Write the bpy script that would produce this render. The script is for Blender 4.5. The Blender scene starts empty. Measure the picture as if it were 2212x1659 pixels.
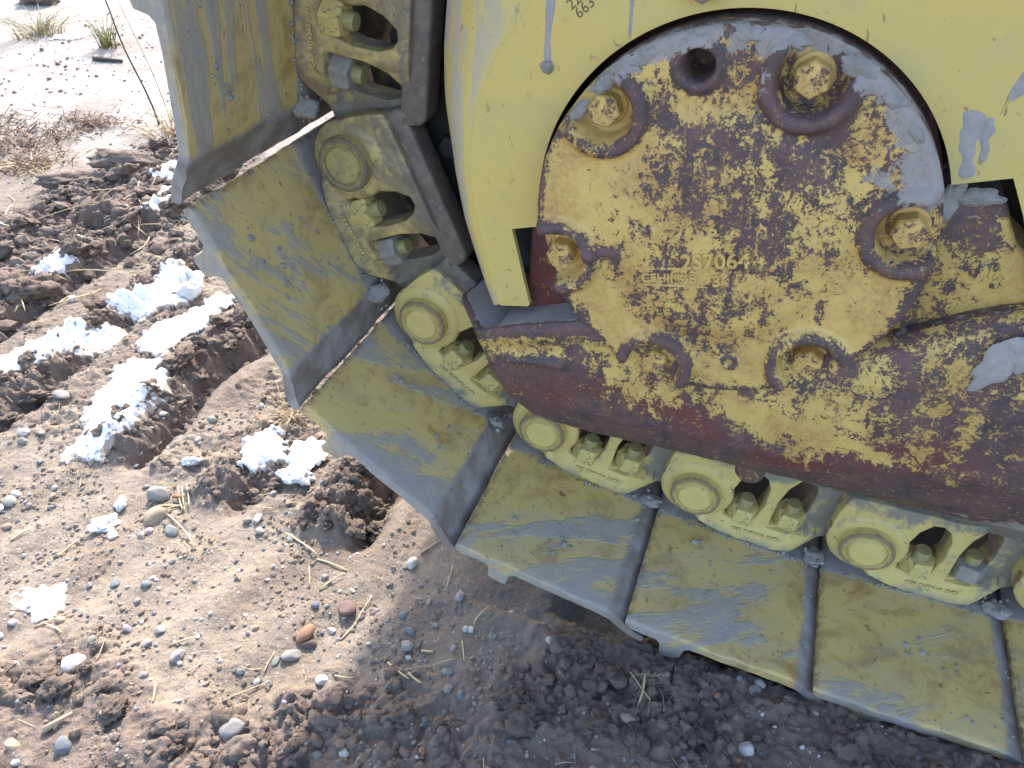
import bpy, bmesh, math, random
import numpy as np
from mathutils import Vector, Matrix, noise as mnoise

random.seed(7)
SC = bpy.context.scene
COL = SC.collection
rad = math.radians

# ------------------------------------------------------------------ camera
cam_d = bpy.data.cameras.new('camera')
cam = bpy.data.objects.new('camera', cam_d)
COL.objects.link(cam)
RIGHT = Vector((0.93747537, 0.34787703, -0.01102265))
DOWN = Vector((0.20813359, -0.58570877, -0.78334261))
FWD = Vector((-0.27896296, 0.73207022, -0.62149244))
M = Matrix.Identity(4)
for i in range(3):
    M[i][0], M[i][1], M[i][2] = RIGHT[i], -DOWN[i], -FWD[i]
M.translation = Vector((0.47507, -0.71610, 0.82719))
cam.matrix_world = M
cam_d.sensor_fit = 'HORIZONTAL'
cam_d.sensor_width = 36.0
cam_d.lens = 36.0 * 1620.75 / 2212.0
cam_d.clip_start = 0.02
cam_d.clip_end = 500.0
SC.camera = cam

# ------------------------------------------------------------------ light
SUN_EL = rad(38.0)
SUN_AZ = Vector((-0.37, 0.929))          # horizontal direction towards the sun
sun_d = bpy.data.lights.new('sun', 'SUN')
sun_d.energy = 2.1
sun_d.angle = rad(3.0)
sun_d.color = (1.0, 0.955, 0.88)
sun = bpy.data.objects.new('sun', sun_d)
COL.objects.link(sun)
to_sun = Vector((SUN_AZ.x * math.cos(SUN_EL), SUN_AZ.y * math.cos(SUN_EL), math.sin(SUN_EL)))
sun.rotation_euler = to_sun.to_track_quat('Z', 'Y').to_euler()
sun.location = to_sun * 20
W = bpy.data.worlds.new('World')
SC.world = W
W.use_nodes = True
wn = W.node_tree
bg = wn.nodes['Background']
sky = wn.nodes.new('ShaderNodeTexSky')
sky.sky_type = 'NISHITA'
sky.sun_disc = False
sky.sun_elevation = SUN_EL
sky.sun_rotation = math.atan2(SUN_AZ.x, SUN_AZ.y)
sky.dust_density = 2.5
sky.ozone_density = 0.8
wn.links.new(sky.outputs[0], bg.inputs[0])
bg.inputs[1].default_value = 0.15
SC.view_settings.view_transform = 'Standard'
SC.view_settings.look = 'None'
SC.view_settings.gamma = 1.0
SC.view_settings.exposure = 2.25
SC.view_settings.use_curve_mapping = False
SC.cycles.max_bounces = 4
SC.cycles.diffuse_bounces = 3
SC.cycles.glossy_bounces = 2

# ------------------------------------------------------------------ noise helpers (numpy)
def _perm(seed):
    r = np.random.RandomState(seed)
    p = r.permutation(256)
    return np.concatenate([p, p, p])
_PC = {}
_G = np.array([(math.cos(a), math.sin(a)) for a in np.linspace(0, 2 * math.pi, 16, endpoint=False)], dtype=np.float32)
def pn(x, y, seed=0):
    """2d gradient noise, about -0.7..0.7"""
    if seed not in _PC:
        _PC[seed] = _perm(seed)
    p = _PC[seed]
    xi = np.floor(x).astype(np.int64); yi = np.floor(y).astype(np.int64)
    xf = (x - xi).astype(np.float32); yf = (y - yi).astype(np.float32)
    u = xf * xf * xf * (xf * (xf * 6 - 15) + 10); v = yf * yf * yf * (yf * (yf * 6 - 15) + 10)
    def g(ix, iy, dx, dy):
        h = p[p[ix & 255] + (iy & 255)] & 15
        return _G[h, 0] * dx + _G[h, 1] * dy
    a = g(xi, yi, xf, yf); b = g(xi + 1, yi, xf - 1, yf)
    c = g(xi, yi + 1, xf, yf - 1); d = g(xi + 1, yi + 1, xf - 1, yf - 1)
    return (a + u * (b - a)) * (1 - v) + (c + u * (d - c)) * v
def fbm(x, y, f, oct=4, seed=0, gain=0.5):
    s = 0; a = 1.0
    for i in range(oct):
        s = s + a * pn(x * f + 3.7 * i, y * f - 1.9 * i, seed + i)
        f *= 2.03; a *= gain
    return s
def billow(x, y, f, oct=3, seed=0, gain=0.5):
    s = 0; a = 1.0
    for i in range(oct):
        s = s + a * np.abs(pn(x * f + 5.1 * i, y * f + 2.3 * i, seed + i)) * 2
        f *= 2.1; a *= gain
    return s
def sst(a, b, x):
    t = np.clip((x - a) / (b - a), 0, 1)
    return t * t * (3 - 2 * t)

# ------------------------------------------------------------------ object helpers
def newobj(name, me, mat=None, parent=None, loc=(0, 0, 0), rot=(0, 0, 0), smooth=True, **props):
    o = bpy.data.objects.new(name, me)
    COL.objects.link(o)
    if mat is not None and not me.materials:
        me.materials.append(mat)
    if smooth is not None and len(me.polygons):
        me.polygons.foreach_set('use_smooth', [smooth] * len(me.polygons))
    o.location = loc
    o.rotation_euler = rot
    if parent is not None:
        o.parent = parent
    for k, v in props.items():
        o[k] = v
    return o
def empty(name, loc, **props):
    o = bpy.data.objects.new(name, None)
    COL.objects.link(o)
    o.location = loc
    o.empty_display_size = 0.05
    for k, v in props.items():
        o[k] = v
    return o
def pymesh(name, verts, faces):
    me = bpy.data.meshes.new(name)
    me.from_pydata([tuple(v) for v in verts], [], faces)
    me.update()
    return me
def bm_mesh(name, bm):
    bmesh.ops.recalc_face_normals(bm, faces=bm.faces)
    me = bpy.data.meshes.new(name)
    bm.to_mesh(me); bm.free()
    return me
def grid_mesh(name, P, closed_u=False, closed_v=False):
    """P: array (nu, nv, 3)"""
    nu, nv = P.shape[:2]
    idx = np.arange(nu * nv).reshape(nu, nv)
    if closed_u: idx = np.vstack([idx, idx[:1]])
    if closed_v: idx = np.hstack([idx, idx[:, :1]])
    q = np.stack([idx[:-1, :-1], idx[1:, :-1], idx[1:, 1:], idx[:-1, 1:]], -1).reshape(-1, 4)
    me = bpy.data.meshes.new(name)
    v = P.reshape(-1, 3)
    me.vertices.add(len(v)); me.vertices.foreach_set('co', v.astype(np.float32).ravel())
    me.loops.add(q.size); me.loops.foreach_set('vertex_index', q.astype(np.int32).ravel())
    me.polygons.add(len(q)); me.polygons.foreach_set('loop_start', np.arange(0, q.size, 4, dtype=np.int32))
    me.update(calc_edges=True)
    return me
def tri_soup(name, verts, tris):
    v = np.asarray(verts, np.float32); t = np.asarray(tris, np.int32)
    me = bpy.data.meshes.new(name)
    me.vertices.add(len(v)); me.vertices.foreach_set('co', v.ravel())
    me.loops.add(t.size); me.loops.foreach_set('vertex_index', t.ravel())
    me.polygons.add(len(t)); me.polygons.foreach_set('loop_start', np.arange(0, t.size, 3, dtype=np.int32))
    me.update(calc_edges=True)
    return me
def attr(me, name, vals):
    a = me.attributes.new(name, 'FLOAT', 'POINT')
    a.data.foreach_set('value', np.asarray(vals, np.float32).ravel())
def prism(bm, pts, y0, y1):
    """polygon pts (x,z) extruded from y0 to y1"""
    a = [bm.verts.new((x, y0, z)) for x, z in pts]
    b = [bm.verts.new((x, y1, z)) for x, z in pts]
    n = len(pts)
    bm.faces.new(a); bm.faces.new(b[::-1])
    for i in range(n):
        j = (i + 1) % n
        bm.faces.new((a[j], a[i], b[i], b[j]))
def box(bm, x0, x1, y0, y1, z0, z1):
    prism(bm, [(x0, z0), (x1, z0), (x1, z1), (x0, z1)], y0, y1)
def lathe_y(bm, prof, n=32, cx=0.0, cz=0.0, wob=0.0, ph=0.0):
    """profile [(r, y)...] about the y axis through cx, cz"""
    rings = []
    for r, y in prof:
        if r < 1e-6:
            rings.append([bm.verts.new((cx, y, cz))])
        else:
            rings.append([bm.verts.new((cx + (r + wob * math.sin(k * 9.7)) * math.cos(2 * math.pi * k / n + ph), y, cz + (r + wob * math.sin(k * 7.3)) * math.sin(2 * math.pi * k / n + ph))) for k in range(n)])
    for a, b in zip(rings[:-1], rings[1:]):
        for k in range(n):
            l = (k + 1) % n
            if len(a) == 1 and len(b) == 1: continue
            if len(a) == 1: bm.faces.new((a[0], b[l], b[k]))
            elif len(b) == 1: bm.faces.new((a[k], a[l], b[0]))
            else: bm.faces.new((a[k], a[l], b[l], b[k]))
def lathe_z(bm, prof, n=24, cx=0.0, cy=0.0, z0=0.0, ph=0.0):
    rings = []
    for r, z in prof:
        if r < 1e-6: rings.append([bm.verts.new((cx, cy, z0 + z))])
        else: rings.append([bm.verts.new((cx + r * math.cos(2 * math.pi * k / n + ph), cy + r * math.sin(2 * math.pi * k / n + ph), z0 + z)) for k in range(n)])
    for a, b in zip(rings[:-1], rings[1:]):
        for k in range(n):
            l = (k + 1) % n
            if len(a) == 1: bm.faces.new((a[0], b[k], b[l]))
            elif len(b) == 1: bm.faces.new((a[k], a[l], b[0]))
            else: bm.faces.new((a[k], a[l], b[l], b[k]))
def bake(me, mods, name):
    """run modifiers on a mesh and return the resulting mesh"""
    o = bpy.data.objects.new('tmp', me); COL.objects.link(o)
    for typ, kw in mods:
        m = o.modifiers.new(typ, typ)
        for k, v in kw.items(): setattr(m, k, v)
    dg = bpy.context.evaluated_depsgraph_get()
    dg.update()
    r = bpy.data.meshes.new_from_object(o.evaluated_get(dg))
    r.name = name
    bpy.data.objects.remove(o)
    return r
def text_mesh(body, size, extrude=0.0006, bev=0.0003):
    c = bpy.data.curves.new('txt', 'FONT')
    c.body = body; c.size = size; c.extrude = extrude; c.bevel_depth = bev; c.align_x = 'CENTER'; c.align_y = 'CENTER'
    c.resolution_u = 3
    o = bpy.data.objects.new('txt', c); COL.objects.link(o)
    dg = bpy.context.evaluated_depsgraph_get()
    me = bpy.data.meshes.new_from_object(o.evaluated_get(dg))
    bpy.data.objects.remove(o); bpy.data.curves.remove(c)
    return me

# ------------------------------------------------------------------ material helpers
class NT:
    def __init__(s, name):
        s.m = bpy.data.materials.new(name); s.m.use_nodes = True
        s.t = s.m.node_tree; s.N = s.t.nodes; s.L = s.t.links
        s.b = s.N['Principled BSDF']
        s.tc = s.N.new('ShaderNodeTexCoord')
        s.obj = s.tc.outputs['Object']
    def set(s, inp, v):
        if hasattr(v, 'is_linked') or hasattr(v, 'links'): s.L.new(v, inp)
        else:
            if inp.type == 'RGBA':
                v = (v, v, v, 1) if isinstance(v, (int, float)) else ((*v, 1) if len(v) == 3 else v)
            inp.default_value = v
    def map(s, vec, scale=(1, 1, 1), loc=(0, 0, 0), rot=(0, 0, 0)):
        n = s.N.new('ShaderNodeMapping'); s.set(n.inputs[0], vec)
        n.inputs['Scale'].default_value = scale; n.inputs['Location'].default_value = loc; n.inputs['Rotation'].default_value = rot
        return n.outputs[0]
    def noise(s, scale, detail=5, rough=0.55, dist=0.0, vec=None):
        n = s.N.new('ShaderNodeTexNoise'); s.set(n.inputs['Vector'], vec if vec is not None else s.obj)
        n.inputs['Scale'].default_value = scale; n.inputs['Detail'].default_value = min(detail, 5)
        n.inputs['Roughness'].default_value = rough; n.inputs['Distortion'].default_value = dist
        return n.outputs[0]
    def vor(s, scale, vec=None, feat='F1', rnd=1.0, out=0):
        n = s.N.new('ShaderNodeTexVoronoi'); n.feature = feat; s.set(n.inputs['Vector'], vec if vec is not None else s.obj)
        n.inputs['Scale'].default_value = scale; n.inputs['Randomness'].default_value = rnd
        return n.outputs[out]
    def ramp(s, fac, stops, interp='LINEAR'):
        n = s.N.new('ShaderNodeValToRGB'); s.set(n.inputs[0], fac); e = n.color_ramp.elements
        n.color_ramp.interpolation = interp
        while len(e) < len(stops): e.new(0.5)
        for k, (p, c) in enumerate(stops):
            e[k].position = p
            e[k].color = (c, c, c, 1) if not isinstance(c, (tuple, list)) else (*c, 1)
        return n.outputs[0]
    def step(s, fac, a, b): return s.ramp(fac, [(a, 0.0), (b, 1.0)])
    def math(s, op, a, b=0.0, clamp=False):
        n = s.N.new('ShaderNodeMath'); n.operation = op; n.use_clamp = clamp
        s.set(n.inputs[0], a); s.set(n.inputs[1], b)
        return n.outputs[0]
    def mix(s, fac, a, b, mode='MIX'):
        n = s.N.new('ShaderNodeMix'); n.data_type = 'RGBA'; n.blend_type = mode
        s.set(n.inputs[0], fac); s.set(n.inputs[6], a); s.set(n.inputs[7], b)
        return n.outputs[2]
    def at(s, name):
        n = s.N.new('ShaderNodeAttribute'); n.attribute_name = name
        return n.outputs['Fac']
    def sep(s, vec):
        n = s.N.new('ShaderNodeSeparateXYZ'); s.set(n.inputs[0], vec)
        return n.outputs
    def objrand(s):
        n = s.N.new('ShaderNodeObjectInfo'); return n.outputs['Random'], n.outputs['Location']
    def normal(s):
        n = s.N.new('ShaderNodeNewGeometry'); return n.outputs['Normal']
    def pointy(s):
        n = s.N.new('ShaderNodeNewGeometry'); return n.outputs['Pointiness']
    def vadd(s, a, b):
        n = s.N.new('ShaderNodeVectorMath'); n.operation = 'ADD'; s.set(n.inputs[0], a); s.set(n.inputs[1], b); return n.outputs[0]
    def bump(s, h, strength=0.5, dist=0.001, prev=None):
        n = s.N.new('ShaderNodeBump'); s.set(n.inputs['Height'], h)
        n.inputs['Strength'].default_value = strength; n.inputs['Distance'].default_value = dist
        if prev is not None: s.L.new(prev, n.inputs['Normal'])
        return n.outputs[0]
    def out(s, col, rough=0.6, nor=None, metal=0.0, spec=0.5):
        s.set(s.b.inputs['Base Color'], col); s.set(s.b.inputs['Roughness'], rough); s.set(s.b.inputs['Metallic'], metal)
        s.b.inputs['Specular IOR Level'].default_value = spec
        if nor is not None: s.L.new(nor, s.b.inputs['Normal'])
        return s.m

YEL = (0.60, 0.405, 0.125)        # old cast yellow
YEL2 = (0.60, 0.47, 0.10)         # newer guard yellow
YEL3 = (0.545, 0.385, 0.125)       # shoe yellow, dull
PURP = (0.135, 0.072, 0.066)      # bare iron showing brown-purple
PRIMER = (0.135, 0.036, 0.030)
MUD = (0.34, 0.30, 0.275)
STEEL = (0.16, 0.125, 0.10)
DARKR = (0.06, 0.045, 0.04)

def rusty_paint(name, yel, base_bias, use_wear=True, red=0.0, mudtop=False):
    """cast iron with thick yellow paint that has flaked off down to brown iron"""
    n = NT(name)
    big = n.noise(9, 3, 0.5, 0.4)
    fine = n.noise(68, 9, 0.74, 0.6)
    fine2 = n.noise(330, 5, 0.7, 0.3)
    st = n.noise(40, 6, 0.7, 0.5, n.map(n.obj, (1.0, 1.0, 0.33), rot=(0, rad(28), 0)))
    v = n.math('ADD', n.math('MULTIPLY', fine, 0.44), n.math('ADD', n.math('MULTIPLY', st, 0.34), n.math('MULTIPLY', fine2, 0.32)))
    v = n.math('ADD', v, n.math('MULTIPLY', n.math('SUBTRACT', big, 0.5), 0.26))
    if use_wear:
        v = n.math('ADD', v, n.math('MULTIPLY', n.at('wear'), 0.22))
    v = n.math('ADD', v, base_bias)
    chip = n.ramp(v, [(0.585, 0.0), (0.605, 1.0)])
    edge = n.ramp(v, [(0.545, 0.0), (0.60, 1.0)])
    # orange run-off stain
    stain = n.math('MULTIPLY', n.step(n.noise(13, 6, 0.65, 0.8), 0.40, 0.62), n.step(n.noise(200, 5, 0.8), 0.34, 0.58))
    yv = n.mix(n.noise(30, 4), tuple(c * 0.86 for c in yel), tuple(min(1, c * 1.12) for c in yel))
    c = n.mix(n.math('MULTIPLY', stain, 0.72), yv, (0.30, 0.145, 0.045))
    c = n.mix(n.math('MULTIPLY', edge, 0.35), c, (0.33, 0.17, 0.05))
    iron = n.mix(n.step(n.noise(32, 6, 0.7), 0.36, 0.64), (0.058, 0.044, 0.047), PURP)
    iron = n.mix(n.math('MULTIPLY', n.step(n.noise(22, 5, 0.7, 0.5), 0.54, 0.68), 0.55), iron, (0.17, 0.095, 0.05))
    iron = n.mix(n.step(n.noise(210, 3, 0.7), 0.55, 0.75), iron, (0.19, 0.105, 0.08))
    if red > 0:
        iron = n.mix(n.math('MULTIPLY', n.at('red'), n.step(n.noise(20, 6, 0.65), 0.36, 0.58)), iron, PRIMER)
    fleck = n.math('MULTIPLY', n.step(n.noise(230, 4, 0.75, 0.4), 0.585, 0.62), n.step(n.noise(28, 4, 0.6), 0.40, 0.62))
    chip = n.math('MULTIPLY', chip, n.math('SUBTRACT', 1.0, n.math('MULTIPLY', fleck, 0.9)))
    c = n.mix(chip, c, iron)
    bright = n.step(n.noise(520, 2, 0.6), 0.70, 0.76)
    c = n.mix(n.math('MULTIPLY', bright, 0.5), c, (0.45, 0.40, 0.36))
    rough = n.mix(chip, 0.52, 0.68)
    if mudtop:
        mk = n.math('ADD', n.at('mud'), n.math('MULTIPLY', n.math('SUBTRACT', n.noise(55, 8, 0.72, 0.5), 0.5), 2.4))
        mm = n.ramp(mk, [(0.46, 0.0), (0.56, 1.0)])
        c = n.mix(n.math('MULTIPLY', mm, 0.92), c, n.mix(n.noise(120, 5, 0.7), tuple(q * 0.72 for q in MUD), tuple(q * 1.12 for q in MUD)))
        rough = n.mix(mm, rough, 0.9)
    b1 = n.bump(n.noise(240, 4, 0.65), 0.35, 0.0012)
    b2 = n.bump(chip, 0.6, -0.0006, b1)
    return n.out(c, rough, b2)

M_COVER = rusty_paint('flaked_yellow_cast', YEL, -0.022, True, 0, True)
M_FRAME = rusty_paint('scraped_yellow_frame', (0.58, 0.40, 0.12), -0.022, True, 1.0, True)
M_BOLT = rusty_paint('flaked_bolt', YEL, 0.0, False)

def guard_paint():
    n = NT('smooth_yellow_guard')
    c = n.mix(n.step(n.noise(6, 5, 0.6), 0.35, 0.65), (0.60, 0.42, 0.115), (0.525, 0.425, 0.145))
    c = n.mix(n.math('MULTIPLY', n.step(n.noise(24, 5, 0.65), 0.52, 0.75), 0.35), c, (0.36, 0.33, 0.16))
    spots = n.math('MULTIPLY', n.step(n.noise(75, 4, 0.6, 0.8, n.map(n.obj, (1, 1, 0.55), rot=(0, rad(32), 0))), 0.625, 0.66), n.step(n.noise(9, 3), 0.42, 0.54))
    c = n.mix(n.math('MULTIPLY', spots, 0.8), c, (0.16, 0.09, 0.05))
    sp2 = n.step(n.noise(190, 3, 0.6), 0.675, 0.71)
    c = n.mix(n.math('MULTIPLY', sp2, 0.6), c, (0.20, 0.12, 0.06))
    # dried mud running down the rolled edge
    stv = n.noise(30, 3, 0.5, 0.2, n.map(n.obj, (1.6, 1.6, 0.10), rot=(0, rad(-9), 0)))
    stv2 = n.noise(62, 2, 0.5, 0.2, n.map(n.obj, (1.6, 1.6, 0.08), rot=(0, rad(-11), 0)))
    run = n.math('MULTIPLY', n.math('MAXIMUM', n.step(stv, 0.46, 0.53), n.step(stv2, 0.50, 0.56)), n.at('roll'))
    c = n.mix(n.math('MULTIPLY', run, 0.95), c, (0.36, 0.33, 0.335))
    film = n.math('MULTIPLY', n.step(n.noise(6, 5, 0.6, 0.5), 0.55, 0.75), 0.3)
    c = n.mix(film, c, (0.42, 0.40, 0.33))
    return n.out(c, n.mix(run, 0.42, 0.85), n.bump(n.noise(140, 3, 0.6), 0.12, 0.0008))
M_GUARD = guard_paint()

def shoe_paint():
    n = NT('worn_shoe_paint')
    r, loc = n.objrand()
    off = n.N.new('ShaderNodeCombineXYZ'); n.L.new(n.math('MULTIPLY', r, 37.0), off.inputs[0]); n.L.new(n.math('MULTIPLY', r, 91.0), off.inputs[1])
    P = n.vadd(n.obj, off.outputs[0])
    X, Y, Z = n.sep(n.obj)
    yv = n.mix(n.noise(12, 4, 0.6, 0, P), tuple(q * 0.88 for q in YEL3), (0.59, 0.44, 0.165))
    # rust bloom and freckles
    rust = n.step(n.noise(21, 8, 0.74, 0.6, P), 0.49, 0.68)
    c = n.mix(n.math('MULTIPLY', rust, 0.72), yv, (0.27, 0.145, 0.045))
    frk = n.step(n.noise(120, 4, 0.68, 0.3, P), 0.625, 0.67)
    c = n.mix(n.math('MULTIPLY', frk, 0.8), c, (0.12, 0.06, 0.03))
    # dried mud wiped across the plate
    sm = n.noise(11, 8, 0.66, 0.35, n.map(n.map(P, rot=(0, 0, rad(-32))), (0.38, 1.25, 1.0)))
    dr = n.noise(15, 5, 0.6, 0.3, n.map(P, (0.16, 1.3, 1.0), rot=(0, 0, rad(-4))))
    dsel = n.at('drip')
    sm = n.mix(dsel, sm, n.math('ADD', dr, -0.005))
    lipm = n.math('MULTIPLY', n.step(X, 0.160, 0.170), 0.36)
    headm = n.math('MULTIPLY', n.step(n.math('ABSOLUTE', n.math('ADD', Y, -0.02)), 0.0, 0.03), 0.0)
    edgem = n.math('MULTIPLY', n.step(n.math('MULTIPLY', Y, -1.0), 0.150, 0.185), 0.02)
    side = n.math('MULTIPLY', n.step(n.math('MULTIPLY', Z, -1.0), 0.064, 0.068), 0.03)
    under = n.math('MULTIPLY', n.step(Y, -0.02, 0.012), 0.22)
    amount = n.math('ADD', n.math('ADD', sm, lipm), n.math('ADD', n.math('ADD', edgem, side), n.math('ADD', under, n.math('MULTIPLY', n.at('muddy'), 1.0))))
    mk = n.ramp(amount, [(0.553, 0.0), (0.580, 0.62), (0.63, 0.85), (0.70, 1.0)])
    film = n.math('MULTIPLY', n.step(amount, 0.44, 0.56), 0.30)
    mudc = n.mix(n.noise(70, 5, 0.65, 0, P), (0.24, 0.222, 0.215), (0.35, 0.325, 0.315))
    c = n.mix(film, c, (0.33, 0.31, 0.24))
    c = n.mix(n.math('MULTIPLY', mk, 0.94), c, mudc)
    # dark rust where the plates rub
    rub = n.math('MULTIPLY', n.step(X, 0.156, 0.168), n.step(n.noise(22, 5, 0.6, 0, P), 0.40, 0.58))
    c = n.mix(n.math('MULTIPLY', rub, 0.72), c, (0.155, 0.115, 0.085))
    lead = n.math('MULTIPLY', n.step(n.math('MULTIPLY', X, -1.0), 0.0335, 0.0365), n.step(n.noise(95, 5, 0.7, 0, P), 0.42, 0.56))
    c = n.mix(n.math('MULTIPLY', lead, 0.8), c, (0.14, 0.085, 0.05))
    # bare polished grey along the worn outer end
    wear = n.math('MULTIPLY', n.step(n.math('MULTIPLY', Y, -1.0), 0.1768, 0.179), n.step(n.noise(60, 6, 0.7, 0, P), 0.47, 0.56))
    c = n.mix(n.math('MULTIPLY', wear, 0.85), c, (0.21, 0.20, 0.20))
    lump = n.math('MULTIPLY', mk, n.noise(150, 5, 0.7, 0, P))
    b1 = n.bump(lump, 0.7, 0.0020)
    b2 = n.bump(n.noise(90, 5, 0.6, 0, P), 0.25, 0.001, b1)
    return n.out(c, n.mix(mk, 0.55, 0.88), b2)
M_SHOE = shoe_paint()

def link_paint():
    n = NT('link_yellow')
    r, loc = n.objrand()
    off = n.N.new('ShaderNodeCombineXYZ'); n.L.new(n.math('MULTIPLY', r, 37.0), off.inputs[0]); n.L.new(n.math('MULTIPLY', r, 53.0), off.inputs[2])
    P = n.vadd(n.obj, off.outputs[0])
    X, Y, Z = n.sep(n.obj)
    yv = n.mix(n.noise(22, 4, 0.6, 0, P), (0.50, 0.382, 0.125), (0.585, 0.46, 0.17))
    chips = n.step(n.noise(110, 5, 0.7, 0.4, P), 0.63, 0.665)
    c = n.mix(n.math('MULTIPLY', chips, 0.85), yv, (0.15, 0.095, 0.06))
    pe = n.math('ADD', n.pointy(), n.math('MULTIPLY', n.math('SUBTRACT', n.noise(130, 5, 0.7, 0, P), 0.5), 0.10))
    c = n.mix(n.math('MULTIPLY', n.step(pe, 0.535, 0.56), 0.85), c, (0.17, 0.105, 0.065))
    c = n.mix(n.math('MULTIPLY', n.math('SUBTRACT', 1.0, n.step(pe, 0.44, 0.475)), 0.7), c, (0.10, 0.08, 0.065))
    dirt = n.math('ADD', n.noise(24, 8, 0.68, 0.4, P), n.math('MULTIPLY', n.at('grime'), 0.34))
    dm = n.ramp(dirt, [(0.56, 0.0), (0.70, 1.0)])
    c = n.mix(n.math('MULTIPLY', dm, 0.9), c, n.mix(n.noise(60, 5, 0.7, 0, P), (0.115, 0.10, 0.09), (0.27, 0.245, 0.22)))
    ledge = n.step(n.math('MULTIPLY', Z, -1.0), 0.045, 0.062)
    c = n.mix(n.math('MULTIPLY', ledge, n.step(n.noise(50, 5, 0.7, 0, P), 0.40, 0.56)), c, (0.24, 0.22, 0.20))
    old = n.at('age')
    om = n.math('MULTIPLY', old, n.step(n.noise(38, 7, 0.72, 0.4, P), 0.36, 0.58))
    c = n.mix(n.math('MULTIPLY', om, 0.85), c, (0.15, 0.115, 0.085))
    return n.out(c, n.mix(dm, 0.5, 0.85), n.bump(n.noise(180, 4, 0.65, 0, P), 0.3, 0.001))
M_LINK = link_paint()

def simple(name, c1, c2, sc=40, rough=0.7, bump=0.3, bd=0.001, c3=None, t3=(0.6, 0.7), metal=0.0, bs=None, edge=None):
    n = NT(name)
    c = n.mix(n.step(n.noise(sc, 6, 0.68, 0.3), 0.35, 0.65), c1, c2)
    if c3 is not None:
        c = n.mix(n.step(n.noise(sc * 2.3, 5, 0.7, 0.3), *t3), c, c3)
    if edge is not None:
        pe = n.math('ADD', n.pointy(), n.math('MULTIPLY', n.math('SUBTRACT', n.noise(150, 5, 0.7), 0.5), 0.05))
        c = n.mix(n.math('MULTIPLY', n.step(pe, 0.53, 0.555), 0.85), c, edge)
    return n.out(c, rough, n.bump(n.noise(bs or sc * 4, 5, 0.65), bump, bd), metal)
M_RAIL = simple('worn_rail_steel', (0.17, 0.135, 0.105), (0.105, 0.082, 0.07), 55, 0.55, 0.4, 0.0012, (0.26, 0.21, 0.17), (0.58, 0.68))
M_DARK = simple('near_black_iron', (0.012, 0.012, 0.013), (0.035, 0.03, 0.03), 25, 0.7)  # near-black base for the sprocket, its bolts and the drive case
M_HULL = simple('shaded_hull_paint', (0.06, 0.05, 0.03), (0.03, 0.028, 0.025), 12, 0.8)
M_PRIMER = simple('dull_red_primer', (0.17, 0.045, 0.032), (0.10, 0.035, 0.03), 40, 0.75, 0.4, 0.001, (0.32, 0.19, 0.06), (0.60, 0.68))
M_NUT = simple('painted_nut', (0.48, 0.375, 0.13), (0.55, 0.44, 0.165), 60, 0.55, 0.3, 0.001, (0.15, 0.11, 0.08), (0.56, 0.63))
M_LUG = simple('rusty_lug', (0.105, 0.055, 0.045), (0.16, 0.10, 0.075), 70, 0.75, 0.5, 0.002, (0.42, 0.31, 0.10), (0.56, 0.62))
M_NUTD = simple('muddy_nut', (0.21, 0.19, 0.165), (0.30, 0.28, 0.25), 60, 0.85, 0.6, 0.002, (0.36, 0.29, 0.09), (0.60, 0.68))
M_TIP = simple('bolt_end', (0.33, 0.28, 0.10), (0.22, 0.19, 0.11), 90, 0.6, 0.3)
M_CAP = simple('pin_cap_yellow', (0.595, 0.47, 0.17), (0.53, 0.405, 0.13), 30, 0.5, 0.25, 0.0008, (0.17, 0.11, 0.07), (0.64, 0.68), edge=(0.15, 0.105, 0.075))
M_CAPD = simple('worn_pin_cap', (0.40, 0.31, 0.09), (0.24, 0.19, 0.115), 55, 0.65, 0.4, 0.001, (0.14, 0.10, 0.07), (0.58, 0.66), edge=(0.12, 0.09, 0.07))
M_MUD = simple('dried_grey_mud', (0.36, 0.325, 0.305), (0.29, 0.265, 0.25), 60, 0.92, 0.7, 0.002, (0.42, 0.39, 0.37), (0.62, 0.7))
M_MUDG = simple('crusty_grey_mud', (0.25, 0.235, 0.215), (0.33, 0.305, 0.28), 70, 0.92, 0.9, 0.003)
M_INK = simple('dark_stamp', (0.10, 0.07, 0.035), (0.16, 0.11, 0.05), 120, 0.7)

# ------------------------------------------------------------------ ground
def axis(lo_f, hi_f, s, lo, hi, klo, khi):
    a = [lo_f + s * i for i in range(int((hi_f - lo_f) / s) + 1)]
    up = []; x = a[-1]; x0 = x
    while x < hi:
        d = x - x0; st = max(s, khi * d) if d < 3 else max(s, 0.10 * d); x += st; up.append(x)
    dn = []; x = a[0]; x0 = x
    while x > lo:
        d = x0 - x; st = max(s, klo * d) if d < 3 else max(s, 0.10 * d); x -= st; dn.append(x)
    return np.array(dn[::-1] + a + up)
GX = axis(-0.72, 0.78, 0.0027, -70, 70, 0.0105, 0.12)
GY = axis(-0.62, 0.42, 0.0027, -70, 70, 0.15, 0.0115)
GROOVES = [(-1.16, 0.30, 0.95, 0.6), (-0.90, 0.0, 0.80, 0.8), (-0.665, -0.17, 0.60, 0.9), (-0.395, -0.13, 0.40, 1.25), (-0.175, -0.155, -0.075, 0.9), (0.035, -0.15, 0.35, 1.2)]
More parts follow.
